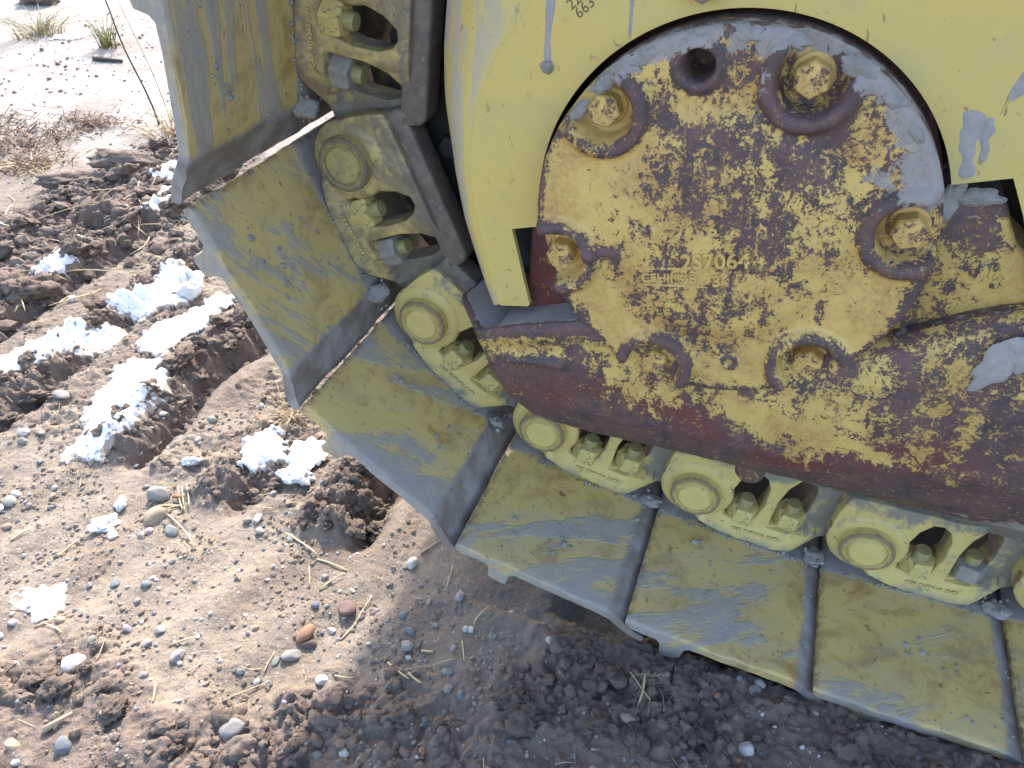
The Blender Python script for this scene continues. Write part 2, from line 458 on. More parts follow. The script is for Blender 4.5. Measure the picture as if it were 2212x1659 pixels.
def ground_fields(X, Y):
    wx = X + 0.018 * fbm(X, Y, 9, 3, 11)
    # undulation, calm beside the machine
    far = sst(0.9, 3.0, np.hypot(X - 0.2, Y))
    h = 0.010 * fbm(X, Y, 2.2, 3, 1) + 0.06 * far * fbm(X, Y, 0.7, 3, 2)
    churn = np.zeros_like(X); wet = np.zeros_like(X)
    # grouser marks lie across the track's path
    for gx, ya, yb, k in GROOVES:
        along = sst(ya - 0.03, ya + 0.03, Y) * (1 - sst(yb - 0.05, yb + 0.05, Y))
        u = wx - gx + 0.03 * pn(Y * 3.1, X * 0 + gx * 7, 5)
        gro = np.exp(-(u / 0.020) ** 2)
        bank = np.exp(-((u + 0.058) / 0.042) ** 2)
        slope = np.exp(-((u - 0.045) / 0.030) ** 2)
        h += along * k * (-0.026 * gro + 0.020 * bank + 0.008 * slope)
        churn = np.maximum(churn, along * np.clip(bank * 1.25 + 0.45 * gro, 0, 1))
        wet = np.maximum(wet, along * np.clip(bank * 1.3 + gro, 0, 1))
    # broad turned-over band further back
    band = sst(-1.38, -1.26, X + 0.16 * (0.6 - Y) + 0.08 * fbm(X, Y, 5, 3, 21)) * (1 - sst(-1.0, -0.90, X + 0.10 * (0.4 - Y) + 0.08 * fbm(X, Y, 5, 3, 25))) * sst(0.0, 0.12, Y) * (1 - sst(0.95, 1.15, Y))
    churn = np.maximum(churn, band * (0.65 + 0.5 * fbm(X, Y, 6, 2, 31))); wet = np.maximum(wet, band * 0.95)
    h += band * 0.012
    inpath = sst(-1.25, -1.1, X) * (1 - sst(0.0, 0.05, X)) * sst(-0.19, -0.10, Y) * (1 - sst(0.5, 0.75, Y))
    churn = np.maximum(churn, inpath * (0.28 + 0.55 * fbm(X, Y, 7, 2, 37))); wet = np.maximum(wet, inpath * np.clip(0.34 + 0.9 * fbm(X, Y, 8, 3, 35), 0, 1))
    # loose clods near the viewer and along the track
    lim = -0.42 + 0.30 * sst(-0.05, 0.55, X) + 0.10 * fbm(X, Y, 6, 4, 41, 0.6)
    near = (1 - sst(lim - 0.045, lim + 0.045, Y)) * sst(-0.35, -0.10, X)
    near2 = (1 - sst(-0.475, -0.44, Y + 0.02 * fbm(X, Y, 12, 3, 43))) * 0.8
    nr = np.maximum(near, near2)
    churn = np.maximum(churn, nr * np.clip(0.50 + 0.9 * fbm(X, Y, 7, 3, 47), 0.12, 1)); wet = np.maximum(wet, nr * 0.72)
    h += nr * 0.010
    hug = (1 - sst(0.0, 0.05, np.abs(Y + 0.19))) * sst(0.28, 0.42, X)
    churn = np.maximum(churn, 0.5 * hug); wet = np.maximum(wet, 0.9 * hug)
    churn = np.clip(churn, 0, 1.15); wet = np.clip(wet, 0, 1)
    # relief
    cl = billow(wx, Y, 21, 3, 51, 0.55) - 0.42
    cl2 = billow(X, Y, 62, 2, 57, 0.5) - 0.4
    cl = 0.6 * cl + 0.55 * fbm(wx, Y, 30, 4, 53, 0.6)
    h += churn * (0.024 * cl + 0.010 * cl2)
    calm = 1 - np.clip(churn, 0, 1)
    h += calm * (0.0030 * fbm(X, Y, 26, 4, 61) + 0.0012 * billow(X, Y, 90, 2, 65))
    # faint older tread marks on the packed dirt
    h += calm * 0.0035 * np.sin((X - 0.42 * Y + 0.03 * fbm(X, Y, 6, 2, 71)) * 2 * math.pi / 0.105) * (1 - sst(-0.22, -0.16, Y)) * 0.8
    # bearing under the track
    h -= 0.012 * sst(0.12, 0.30, X) * sst(-0.19, -0.175, Y) * (1 - sst(0.36, 0.40, Y))
    h -= 0.02 * sst(0.30, 0.36, X) * sst(-0.17, -0.15, Y) * (1 - sst(0.36, 0.40, Y))
    return h, churn, wet
GXX, GYY = np.meshgrid(GX, GY, indexing='ij')
GH, GCH, GWET = ground_fields(GXX, GYY)
def gh(x, y):
    i = int(np.clip(np.searchsorted(GX, x) - 1, 0, len(GX) - 2)); j = int(np.clip(np.searchsorted(GY, y) - 1, 0, len(GY) - 2))
    u = (x - GX[i]) / (GX[i + 1] - GX[i]); v = (y - GY[j]) / (GY[j + 1] - GY[j])
    return float((GH[i, j] * (1 - u) + GH[i + 1, j] * u) * (1 - v) + (GH[i, j + 1] * (1 - u) + GH[i + 1, j + 1] * u) * v)
def gch(x, y):
    i = int(np.clip(np.searchsorted(GX, x), 0, len(GX) - 1)); j = int(np.clip(np.searchsorted(GY, y), 0, len(GY) - 1))
    return float(GCH[i, j])
gme = grid_mesh('ground', np.stack([GXX, GYY, GH], -1))
attr(gme, 'far_pale', sst(0.45, 1.1, GYY - 0.35 * (GXX + 0.6) * 0 + 0.12 * fbm(GXX, GYY, 3, 3, 99)) * 0.8); attr(gme, 'wet', GWET); attr(gme, 'churn', GCH)  # first attribute turns the ground paler and greyer towards the far side
def ground_mat():
    n = NT('dirt_ground')
    wetv = n.math('ADD', n.at('wet'), n.math('MULTIPLY', n.math('SUBTRACT', n.noise(18, 6, 0.65), 0.5), 0.7))
    wm = n.step(wetv, 0.18, 0.62)
    dry = n.mix(n.noise(9, 6, 0.62), (0.205, 0.162, 0.124), (0.285, 0.238, 0.188))
    dry = n.mix(n.math('MULTIPLY', n.step(n.noise(5, 4, 0.6, 0.6), 0.5, 0.68), 0.55), dry, (0.190, 0.135, 0.098))
    dry = n.mix(n.at('far_pale'), dry, n.mix(n.noise(14, 5, 0.65), (0.30, 0.275, 0.255), (0.385, 0.36, 0.34)))
    soil = n.mix(n.noise(35, 6, 0.68), (0.115, 0.088, 0.073), (0.235, 0.180, 0.148))
    dry = n.mix(n.math('MULTIPLY', n.step(n.noise(4.2, 6, 0.62, 0.4, n.map(n.obj, (1.5, 0.8, 1), rot=(0, 0, rad(22)))), 0.46, 0.60), 0.45), dry, (0.145, 0.108, 0.083))
    c = n.mix(wm, dry, soil)
    # grit of many colours
    vc = n.N.new('ShaderNodeTexVoronoi'); n.L.new(n.obj, vc.inputs['Vector']); vc.inputs['Scale'].default_value = 210
    rnd = n.sep(vc.outputs['Color'])
    g = n.math('MULTIPLY', n.math('LESS_THAN', vc.outputs['Distance'], 0.30), n.math('GREATER_THAN', n.math('ADD', rnd[0], n.math('MULTIPLY', n.noise(11, 4, 0.6), 0.7)), 0.92))
    gc = n.ramp(rnd[1], [(0.0, (0.07, 0.075, 0.08)), (0.4, (0.20, 0.19, 0.18)), (0.75, (0.34, 0.30, 0.26)), (1.0, (0.45, 0.43, 0.40))])
    c = n.mix(n.math('MULTIPLY', g, n.mix(wm, 0.75, 0.30)), c, gc)
    c = n.mix(n.math('MULTIPLY', n.step(n.noise(330, 5, 0.75), 0.55, 0.70), 0.55), c, (0.085, 0.068, 0.055))
    c = n.mix(n.math('MULTIPLY', n.step(n.noise(75, 6, 0.72), 0.50, 0.68), 0.40), c, (0.13, 0.10, 0.078))
    b1 = n.bump(n.noise(110, 9, 0.76), 1.0, 0.005)
    b2 = n.bump(g, 0.5, 0.0018, b1)
    return n.out(c, 0.93, b2, 0, 0.25)
M_GROUND = ground_mat()
newobj('ground', gme, M_GROUND, kind='structure')
#@@REST@@

# ------------------------------------------------------------------ the machine
BASE = Vector((0.45, 0.10, 0.0))
dozer = empty('bulldozer', BASE, label='worn yellow bulldozer showing its rusty final drive cover and muddy crawler track', category='bulldozer')
def mpart(name, me, mat, loc=(0, 0, 0), rot=(0, 0, 0), parent=None, smooth=True, **kw):
    """a part whose mesh is in world metres (or placed at loc)"""
    if parent is None:
        return newobj(name, me, mat, dozer, Vector(loc) - BASE, rot, smooth, **kw)
    return newobj(name, me, mat, parent, loc, rot, smooth, **kw)
CX, CZ = 0.4356, 0.5136
PITCH = 0.216
PINS = [(0.0319, 0.7036), (0.0, 0.49), (0.0806, 0.2896), (0.2453, 0.1499), (0.4562, 0.1031), (0.6711, 0.0818), (0.8871, 0.0768), (1.1031, 0.0768), (1.3191, 0.0768)]
up = []
for a in (126.0, 97.0):
    up.append((CX + 0.438 * math.cos(rad(a)), CZ + 0.438 * math.sin(rad(a))))
up.append((up[-1][0] + 0.2155, up[-1][1] + 0.004)); up.append((up[-1][0] + 0.216, up[-1][1])); up.append((up[-1][0] + 0.216, up[-1][1] - 0.004))
PINS = up[::-1] + PINS
FIRST = len(up)                       # index of the pin just above the frame

# ---- track shoe
def shoe_mesh(seed):
    rs = np.random.RandomState(seed)
    top = [(-0.0390, -0.0616), (-0.037, -0.0612), (-0.02, -0.0614), (0.02, -0.0616), (0.06, -0.0616), (0.10, -0.0616), (0.135, -0.0616), (0.152, -0.0617), (0.163, -0.0630), (0.172, -0.0668), (0.181, -0.0725), (0.192, -0.0785), (0.204, -0.0830), (0.2115, -0.0852)]
    bot = [(0.2140, -0.0885), (0.2125, -0.0955), (0.203, -0.0958), (0.190, -0.0920), (0.178, -0.0862), (0.167, -0.0795), (0.155, -0.0768), (0.12, -0.0766), (0.06, -0.0766), (0.040, -0.0775), (0.0350, -0.0830), (0.0335, -0.1010), (0.0290, -0.1040), (0.0135, -0.1045), (0.0095, -0.1010), (0.0065, -0.0830), (0.001, -0.0775), (-0.012, -0.0766), (-0.030, -0.0762), (-0.0388, -0.0745), (-0.0396, -0.0680)]
    prof = np.array(top + bot)
    # refine
    q = []
    for a, b in zip(prof, np.roll(prof, -1, axis=0)):
        L = np.hypot(*(b - a)); k = max(1, int(L / 0.010))
        for i in range(k): q.append(a + (b - a) * i / k)
    prof = np.array(q)
    ys = np.concatenate([[-0.177, -0.1755, -0.172], np.linspace(-0.165, 0.10, 26), np.linspace(0.12, 0.377, 8)])
    n = len(prof)
    P = np.zeros((len(ys), n, 3))
    cen = np.array([0.08, -0.069])
    for i, y in enumerate(ys):
        p2 = prof.copy()
        if i == 0: p2[:, 1] += np.where(p2[:, 1] > -0.069, -0.0022, 0.0022); 
        if i == 1: p2[:, 1] += np.where(p2[:, 1] > -0.069, -0.0006, 0.0006)
        nz = np.array([mnoise.noise((x * 22 + seed * 7.1, y * 22, z * 22)) for x, z in p2])
        nz2 = np.array([mnoise.noise((x * 70 + seed * 3.3, y * 70, z * 70)) for x, z in p2])
        p2[:, 1] += 0.0009 * nz + 0.0004 * nz2
        grs = p2[:, 1] < -0.0985
        p2[grs, 1] += 0.004 * nz2[grs] + 0.003 * nz[grs]
        lead = p2[:, 0] < -0.036
        p2[lead, 0] += 0.0012 * nz2[lead]
        lip = p2[:, 0] > 0.205
        p2[lip, 0] += 0.0022 * nz[lip] + 0.001 * nz2[lip]
        P[i, :, 0] = p2[:, 0]; P[i, :, 2] = p2[:, 1]
        P[i, :, 1] = y
        if i < 2:
            P[i, :, 1] += 0.0020 * nz + 0.0012 * nz2
    me = grid_mesh('track_shoe', P, closed_v=True)
    bm = bmesh.new(); bm.from_mesh(me); bm.verts.ensure_lookup_table()
    bm.faces.new([bm.verts[k] for k in range(n)]); bm.faces.new([bm.verts[(len(ys) - 1) * n + k] for k in range(n)][::-1])
    bmesh.ops.recalc_face_normals(bm, faces=bm.faces)
    bm.to_mesh(me); bm.free()
    me.polygons.foreach_set('use_smooth', [True] * len(me.polygons)); me.set_sharp_from_angle(angle=rad(38))
    return me

# ---- track link
def arc(cx, cz, r, a0, a1, k):
    return [(cx + r * math.cos(rad(a0 + (a1 - a0) * i / k)), cz + r * math.sin(rad(a0 + (a1 - a0) * i / k))) for i in range(k + 1)]
def link_mesh():
    prof = arc(0, 0, 0.047, 258, 165, 9) + [(-0.043, 0.040), (-0.036, 0.069), (0.0, 0.070), (0.05, 0.070), (0.10, 0.070), (0.148, 0.070), (0.160, 0.058), (0.176, 0.042)] + arc(0.216, 0, 0.040, 110, -100, 12) + [(0.180, -0.034), (0.166, -0.036), (0.152, -0.046), (0.137, -0.0608), (0.10, -0.0612), (0.062, -0.0612), (0.038, -0.0575), (0.015, -0.050)]
    bm = bmesh.new(); prism(bm, prof, 0.010, 0.048)
    body = bm_mesh('link_body', bm)
    w1 = [(0.0425, -0.031), (0.0425, 0.014), (0.049, 0.040), (0.060, 0.0555), (0.070, 0.057), (0.079, 0.051), (0.0855, 0.036), (0.0865, 0.004), (0.081, -0.020), (0.070, -0.031)]
    w2 = [(0.101, -0.028), (0.1005, 0.016), (0.107, 0.043), (0.117, 0.0565), (0.127, 0.058), (0.1365, 0.052), (0.1435, 0.036), (0.144, 0.004), (0.138, -0.017), (0.127, -0.028)]
    cut = bmesh.new(); prism(cut, w1, -0.03, 0.09); prism(cut, w2, -0.03, 0.09)
    cme = bm_mesh('cut', cut)
    co = bpy.data.objects.new('cut', cme); COL.objects.link(co)
    me = bake(body, [('BOOLEAN', dict(object=co, operation='DIFFERENCE', solver='EXACT')), ('BEVEL', dict(width=0.0042, segments=3, limit_method='ANGLE', angle_limit=rad(50)))], 'track_link')
    bpy.data.objects.remove(co)
    # triangulate and subdivide so the plate can be offset behind the next boss
    bm = bmesh.new(); bm.from_mesh(me)
    bmesh.ops.triangulate(bm, faces=bm.faces)
    for it in range(3):
        es = [e for e in bm.edges if e.calc_length() > 0.012]
        bmesh.ops.subdivide_edges(bm, edges=es, cuts=1)
        bmesh.ops.triangulate(bm, faces=bm.faces)
    # boss that carries the pin
    lathe_y(bm, [(0.0, 0.0365), (0.046, 0.0365), (0.0478, 0.013), (0.0470, 0.0105), (0.0445, 0.0085), (0.0410, 0.0068), (0.0370, 0.0060), (0.0330, 0.0064), (0.0, 0.0064)], 40)
    for v in bm.verts:
        x, y, z = v.co
        r = math.hypot(x, z)
        if r > 0.05:
            t = min(1, max(0, (x - (0.085 if z > -0.03 else 0.115)) / 0.08)); t = t * t * (3 - 2 * t)
            v.co.y += 0.028 * t
            # web between the windows is dished, foot flange comes out again
            if y < 0.03 and z < -0.030: v.co.y -= 0.006 * min(1, (-0.030 - z) / 0.02)
        nz = mnoise.noise((x * 40, y * 40, z * 40))
        v.co.y += 0.0007 * nz
    bmesh.ops.recalc_face_normals(bm, faces=bm.faces)
    bm.to_mesh(me); bm.free()
    me.materials.clear()
    co = np.zeros(len(me.vertices) * 3, np.float32); me.vertices.foreach_get('co', co); co = co.reshape(-1, 3)
    inside = sst(0.020, 0.034, co[:, 1])
    attr(me, 'grime', np.clip(inside * 0.5 + 0.6 * sst(0.045, 0.066, co[:, 2]) + 0.22 * sst(0.10, 0.17, co[:, 0]), 0, 1))
    attr(me, 'age', np.zeros(len(co)))
    return me
LINK = link_mesh()
LINK_OLD = LINK.copy()
LINK_OLD.attributes['age'].data.foreach_set('value', np.full(len(LINK_OLD.vertices), 0.95, np.float32))
def rail_mesh():
    bm = bmesh.new()
    prism(bm, [(-0.036, 0.058), (-0.036, 0.084), (-0.030, 0.090), (0.148, 0.090), (0.156, 0.083), (0.163, 0.058)], 0.018, 0.052)
    me = bm_mesh('rail', bm)
    return bake(me, [('BEVEL', dict(width=0.005, segments=3, limit_method='ANGLE', angle_limit=rad(40)))], 'rail')
RAIL = rail_mesh()
def cap_mesh():
    bm = bmesh.new()
    lathe_y(bm, [(0.0318, 0.012), (0.0322, -0.003), (0.0315, -0.0058), (0.0300, -0.0066), (0.0247, -0.0062), (0.0238, -0.0038), (0.0226, -0.0038), (0.0216, -0.0072), (0.0205, -0.0082), (0.0185, -0.0084), (0.012, -0.0085), (0.006, -0.0085), (0.0, -0.0085)], 52, wob=0.00035)
    return bm_mesh('pin_cap', bm)
CAP = cap_mesh()
def nut_mesh():
    bm = bmesh.new()
    lathe_z(bm, [(0.0, 0.0), (0.0203, 0.0), (0.0207, 0.0015), (0.0207, 0.0205), (0.0182, 0.0235), (0.0105, 0.0238), (0.0, 0.0238)], 6, ph=0.0)
    me = bm_mesh('nut', bm)
    return bake(me, [('BEVEL', dict(width=0.0012, segments=2, limit_method='ANGLE', angle_limit=rad(30)))], 'nut')
NUT = nut_mesh(); NUTD = NUT.copy(); NUT.materials.append(M_NUT); NUTD.materials.append(M_NUTD)
def tip_mesh():
    bm = bmesh.new()
    lathe_z(bm, [(0.0, 0.0), (0.0098, 0.0), (0.0098, 0.0105), (0.0090, 0.0128), (0.0, 0.0130)], 20)
    return bm_mesh('bolt_tip', bm)
TIP = tip_mesh()
def bush_mesh():
    bm = bmesh.new(); lathe_y(bm, [(0.0, 0.0), (0.034, 0.0), (0.034, 0.108), (0.0, 0.108)], 24)
    return bm_mesh('bushing', bm)
BUSH = bush_mesh()
CAPS = {}
for q_ in (CAP, TIP, LINK, LINK_OLD, RAIL):
    q_.polygons.foreach_set('use_smooth', [True] * len(q_.polygons)); q_.set_sharp_from_angle(angle=rad(32))
for nm, mt in (('n', M_CAP), ('d', M_CAPD)):
    c = CAP.copy(); c.materials.append(mt); CAPS[nm] = c
TXT = text_mesh('CAT 9G4242 1/81', 0.0082, 0.0006, 0.0002)
MUDDY = {4: 0.0, 5: 0.02, 6: 0.055, 7: 0.01, 8: 0.03, 9: 0.005, 10: -0.035}
ANG = {}
for i in range(len(PINS) - 1):
    a, b = PINS[i], PINS[i + 1]
    th = math.atan2(b[1] - a[1], b[0] - a[0]); ANG[i] = th
    rel = i - FIRST                   # 0 = top visible link, 1.. follow
    loc = (a[0], 0.0, a[1]); rot = (0, -th, 0)
    sm = shoe_mesh(i + 3)
    attr(sm, 'muddy', np.full(len(sm.vertices), MUDDY.get(i, 0.0)))
    attr(sm, 'drip', np.full(len(sm.vertices), 1.0 if i <= FIRST else 0.0))
    mpart('track_shoe', sm, M_SHOE, loc, rot)
    old = rel <= 1
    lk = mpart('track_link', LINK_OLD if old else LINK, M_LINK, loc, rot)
    mpart('rail', RAIL, M_RAIL, parent=lk)
    mpart('pin_cap', CAPS['d' if rel <= 1 else 'n'], None, parent=lk, rot=(0, rel * 1.3, 0))
    for k, (bx, by) in enumerate(((0.0655, 0.0205), (0.1235, 0.0330))):
        zz = -0.031 if k == 0 else -0.0285
        dirty = (rel <= 1 and k == 1) or (rel == 5 and k == 1) or rel < 0
        mpart('nut', NUTD if dirty else NUT, None, parent=lk, loc=(bx, by, zz), rot=(0, 0, rad(random.uniform(-10, 10) + (0 if rel > 1 else 24))), smooth=False)
        mpart('bolt_tip', TIP, M_TIP, parent=lk, loc=(bx, by, zz + 0.0225))
    t = mpart('casting_mark', TXT, M_LINK, parent=lk, loc=(0.088, 0.0058, -0.0425), rot=(rad(90), rad(177), 0), smooth=False)
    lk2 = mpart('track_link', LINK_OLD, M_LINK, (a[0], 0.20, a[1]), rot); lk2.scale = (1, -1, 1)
    mpart('rail', RAIL, M_RAIL, parent=lk2)
    mpart('bushing', BUSH, M_RAIL, (a[0], 0.046, a[1]), rot)

# ---- final drive cover: a casting with pockets for its bolts
BOLTS = [(139.5, 0.150), (71.5, 0.145), (10.0, 0.149), (-162.3, 0.156), (-106.0, 0.158), (-50.0, 0.155)]
CR = 0.1735
def cover_fields(lx, lz):
    r = np.hypot(lx, lz)
    p = np.full_like(r, 0.0)
    wear = np.zeros_like(r)
    p += 0.0050 * (1 - sst(0.090, 0.116, r)) + 0.0035 * (1 - (np.clip(r, 0, 0.1) / 0.1) ** 2)
    p -= 0.0065 * (1 - np.sqrt(np.clip(1 - (np.clip(r - (CR - 0.0075), 0, 0.0075) / 0.0075) ** 2, 0, 1)))
    wear += 0.45 * sst(0.160, 0.170, r)
    for a, br in BOLTS:
        ca, sa = math.cos(rad(a)), math.sin(rad(a))
        o = (lx - br * ca) * ca + (lz - br * sa) * sa          # outward
        q = -(lx - br * ca) * sa + (lz - br * sa) * ca         # sideways
        d = np.hypot(np.minimum(o, 0) + 0.0, q)
        dd = np.where(o < 0, np.hypot(o, q), np.abs(q) + 0.0)
        rib = np.exp(-(np.abs(dd - 0.0325) / 0.0072) ** 4) * (1 - sst(0.010, 0.020, o))
        pocket = (1 - sst(0.0225, 0.0265, dd))
        inner = 1 - sst(0.0, 0.030, dd)
        p = np.where(pocket > 0, p * (1 - pocket) + (-0.0190) * pocket, p)
        p += 0.0095 * rib * (1 - pocket)
        wear = np.maximum(wear, 0.62 * rib); wear -= 0.5 * pocket
    hx, hz = lx - (0.396 - CX), lz - (0.655 - CZ)
    hr = np.hypot(hx, hz)
    p += 0.0035 * (1 - sst(0.018, 0.024, hr)); p -= 0.05 * (1 - sst(0.0105, 0.0135, hr)); wear = np.maximum(wear, 0.9 * (1 - sst(0.018, 0.026, hr)))
    gx, gz = lx - (0.465 - CX), lz - (0.381 - CZ); gr = np.hypot(gx, gz)
    p += 0.0025 * np.exp(-((gr - 0.0065) / 0.0022) ** 2); p -= 0.004 * (1 - sst(0.002, 0.004, gr)); wear = np.maximum(wear, 0.8 * np.exp(-((gr - 0.006) / 0.003) ** 2))
    # short cast rib running in from the left bolt
    ax, az, bx, bz = -0.132, -0.040, -0.095, -0.034
    t = np.clip(((lx - ax) * (bx - ax) + (lz - az) * (bz - az)) / ((bx - ax) ** 2 + (bz - az) ** 2), 0, 1)
    rd = np.hypot(lx - ax - t * (bx - ax), lz - az - t * (bz - az))
    p += 0.0065 * (1 - t * 0.7) * np.exp(-(rd / 0.006) ** 2); wear = np.maximum(wear, 0.9 * np.exp(-(rd / 0.007) ** 2))
    # worn blotch in the middle, cleaner paint on the lower left rim
    wear += 0.33 * np.exp(-((lx - 0.005) ** 2 + (lz - 0.03) ** 2) / 0.0085) + 0.20 * np.exp(-((lx - 0.01) ** 2 + (lz + 0.075) ** 2) / 0.004)
    wear -= 0.40 * np.exp(-((r - 0.140) / 0.022) ** 2) * sst(-0.2, 0.5, np.cos(np.arctan2(lz, lx) - rad(-135)))
    wear -= 0.25 * np.exp(-((lx - 0.09) ** 2 + (lz + 0.09) ** 2) / 0.002)
    wear -= 0.18 * np.exp(-((lx + 0.085) ** 2 + (lz - 0.085) ** 2) / 0.0012) 
    wear += 0.10
    p += 0.0009 * fbm(lx, lz, 30, 3, 81) + 0.0003 * fbm(lx, lz, 160, 2, 85)
    ang = np.arctan2(lz, lx)
    mud = sst(0.146, 0.166, r) * sst(0.15, 0.75, np.sin(ang + 0.20)) * 0.72 + 0.55 * np.exp(-((lx - 0.125) ** 2 + (lz - 0.085) ** 2) / 0.0008) + 0.4 * np.exp(-((lx - 0.14) ** 2 + (lz - 0.055) ** 2) / 0.0005) + 0.32 * np.exp(-((lx + 0.012) / 0.0035) ** 2) * np.exp(-((lz - 0.045) / 0.035) ** 4) + 0.35 * np.exp(-((lx - 0.01) / 0.007) ** 2) * np.exp(-((lz - 0.125) / 0.03) ** 4)
    return p, wear, mud
def cover_mesh():
    rs = np.concatenate([[0.0008], np.linspace(0.004, CR - 0.008, 104), CR - 0.0075 + 0.0075 * np.sin(np.linspace(0.1, math.pi / 2, 7))])
    th = np.linspace(0, 2 * math.pi, 420, endpoint=False)
    R, T = np.meshgrid(rs, th, indexing='ij')
    lx, lz = R * np.cos(T), R * np.sin(T)
    p, wear, mud = cover_fields(lx, lz)
    P = np.stack([CX + lx, -0.0865 - p, CZ + lz], -1)
    # flank going back into the housing
    fl = []; fw = []; fm = []
    for k, y in enumerate((-0.076, -0.066, -0.055, -0.035)):
        q = P[-1].copy(); q[:, 1] = np.maximum(q[:, 1] + 0.002 * (k + 1), y)
        fl.append(q); fw.append(np.full(len(th), 0.8)); fm.append(0.42 * sst(0.0, 0.6, np.sin(th + 0.25)) * (1.0 if k < 2 else 0.55))
    P = np.concatenate([P, np.array(fl)], 0)
    wear = np.concatenate([wear, np.array(fw)], 0); mud = np.concatenate([mud, np.array(fm)], 0)
    me = grid_mesh('final_drive_cover', P, closed_v=True)
    attr(me, 'wear', wear); attr(me, 'mud', mud)
    return me
cme = cover_mesh(); cme.flip_normals()
cover = mpart('final_drive_cover', cme, M_COVER, label='round final drive cover with flaking yellow paint over brown iron')
def hexbolt():
    bm = bmesh.new()
    lathe_y(bm, [(0.0, 0.008), (0.0172, 0.008), (0.0172, 0.0042), (0.0160, 0.0034), (0.0, 0.0034)], 24)
    lathe_y(bm, [(0.0146, 0.006), (0.0148, -0.0110), (0.0130, -0.0138), (0.0, -0.0142)], 6)
    me = bm_mesh('cover_bolt', bm)
    return bake(me, [('BEVEL', dict(width=0.0009, segments=2, limit_method='ANGLE', angle_limit=rad(28)))], 'cover_bolt')
HEX = hexbolt(); HEXD = HEX.copy(); HEXD.materials.append(M_DARK); HEXM = HEX.copy(); HEXM.materials.append(M_NUTD)
for k, (a, br) in enumerate(BOLTS):
    newobj('cover_bolt', HEX, M_BOLT, cover, (CX + br * math.cos(rad(a)), -0.0735, CZ + br * math.sin(rad(a))), (0, rad(17 * k + 9), 0), smooth=False)
def ctext(body, size, x, z, dy, roll, mat, ext=0.0022, name='casting_mark', par=None, bev=0.0005):
    me = text_mesh(body, size, ext, bev)
    return newobj(name, me, mat, par or cover, (x, dy, z), (rad(90), roll, 0), smooth=False)
def cy(x, z):
    p, w, m = cover_fields(np.array([x - CX]), np.array([z - CZ])); return -0.0865 - float(p[0])
ctext('2S7064', 0.0205, 0.435, 0.4925, cy(0.435, 0.4925) + 0.0001, rad(-11.5), M_COVER)
ctext('6', 0.015, 0.4285, 0.5225, cy(0.4285, 0.5225) + 0.0001, rad(-11.5), M_COVER)
ctext('CEHIM', 0.0125, 0.3885, 0.4655, cy(0.3885, 0.4655) + 0.0004, rad(-10), M_COVER, 0.0010, bev=0.0003)
ctext('8', 0.013, 0.4185, 0.4715, cy(0.4185, 0.4715) + 0.0002, rad(-10), M_COVER)
ctext('3', 0.0165, 0.4395, 0.473, cy(0.4395, 0.473) + 0.0002, rad(-10), M_COVER)
# raised frame lines round the foundry mark
bm = bmesh.new()
for (x0, z0, x1, z1, w) in ((0.362, 0.4715, 0.414, 0.4805, 0.0011), (0.369, 0.4555, 0.432, 0.4645, 0.0009)):
    d = Vector((x1 - x0, 0, z1 - z0)); nrm = Vector((-d.z, 0, d.x)).normalized() * w
    y0 = cy((x0 + x1) / 2, (z0 + z1) / 2)
    pts = [(x0 - nrm.x, z0 - nrm.z), (x1 - nrm.x, z1 - nrm.z), (x1 + nrm.x, z1 + nrm.z), (x0 + nrm.x, z0 + nrm.z)]
    prism(bm, pts, y0 - 0.0006, y0 + 0.002)
newobj('casting_mark', bm_mesh('casting_line', bm), M_COVER, cover, smooth=False)

# ---- housing the cover is bolted to
bm = bmesh.new()
lathe_y(bm, [(0.1690, -0.045), (0.1705, -0.036), (0.1705, -0.028), (0.176, -0.022), (0.176, 0.13), (0.0, 0.13)], 72, CX, CZ)
mpart('bearing_housing', bm_mesh('bearing_housing', bm), M_PRIMER)

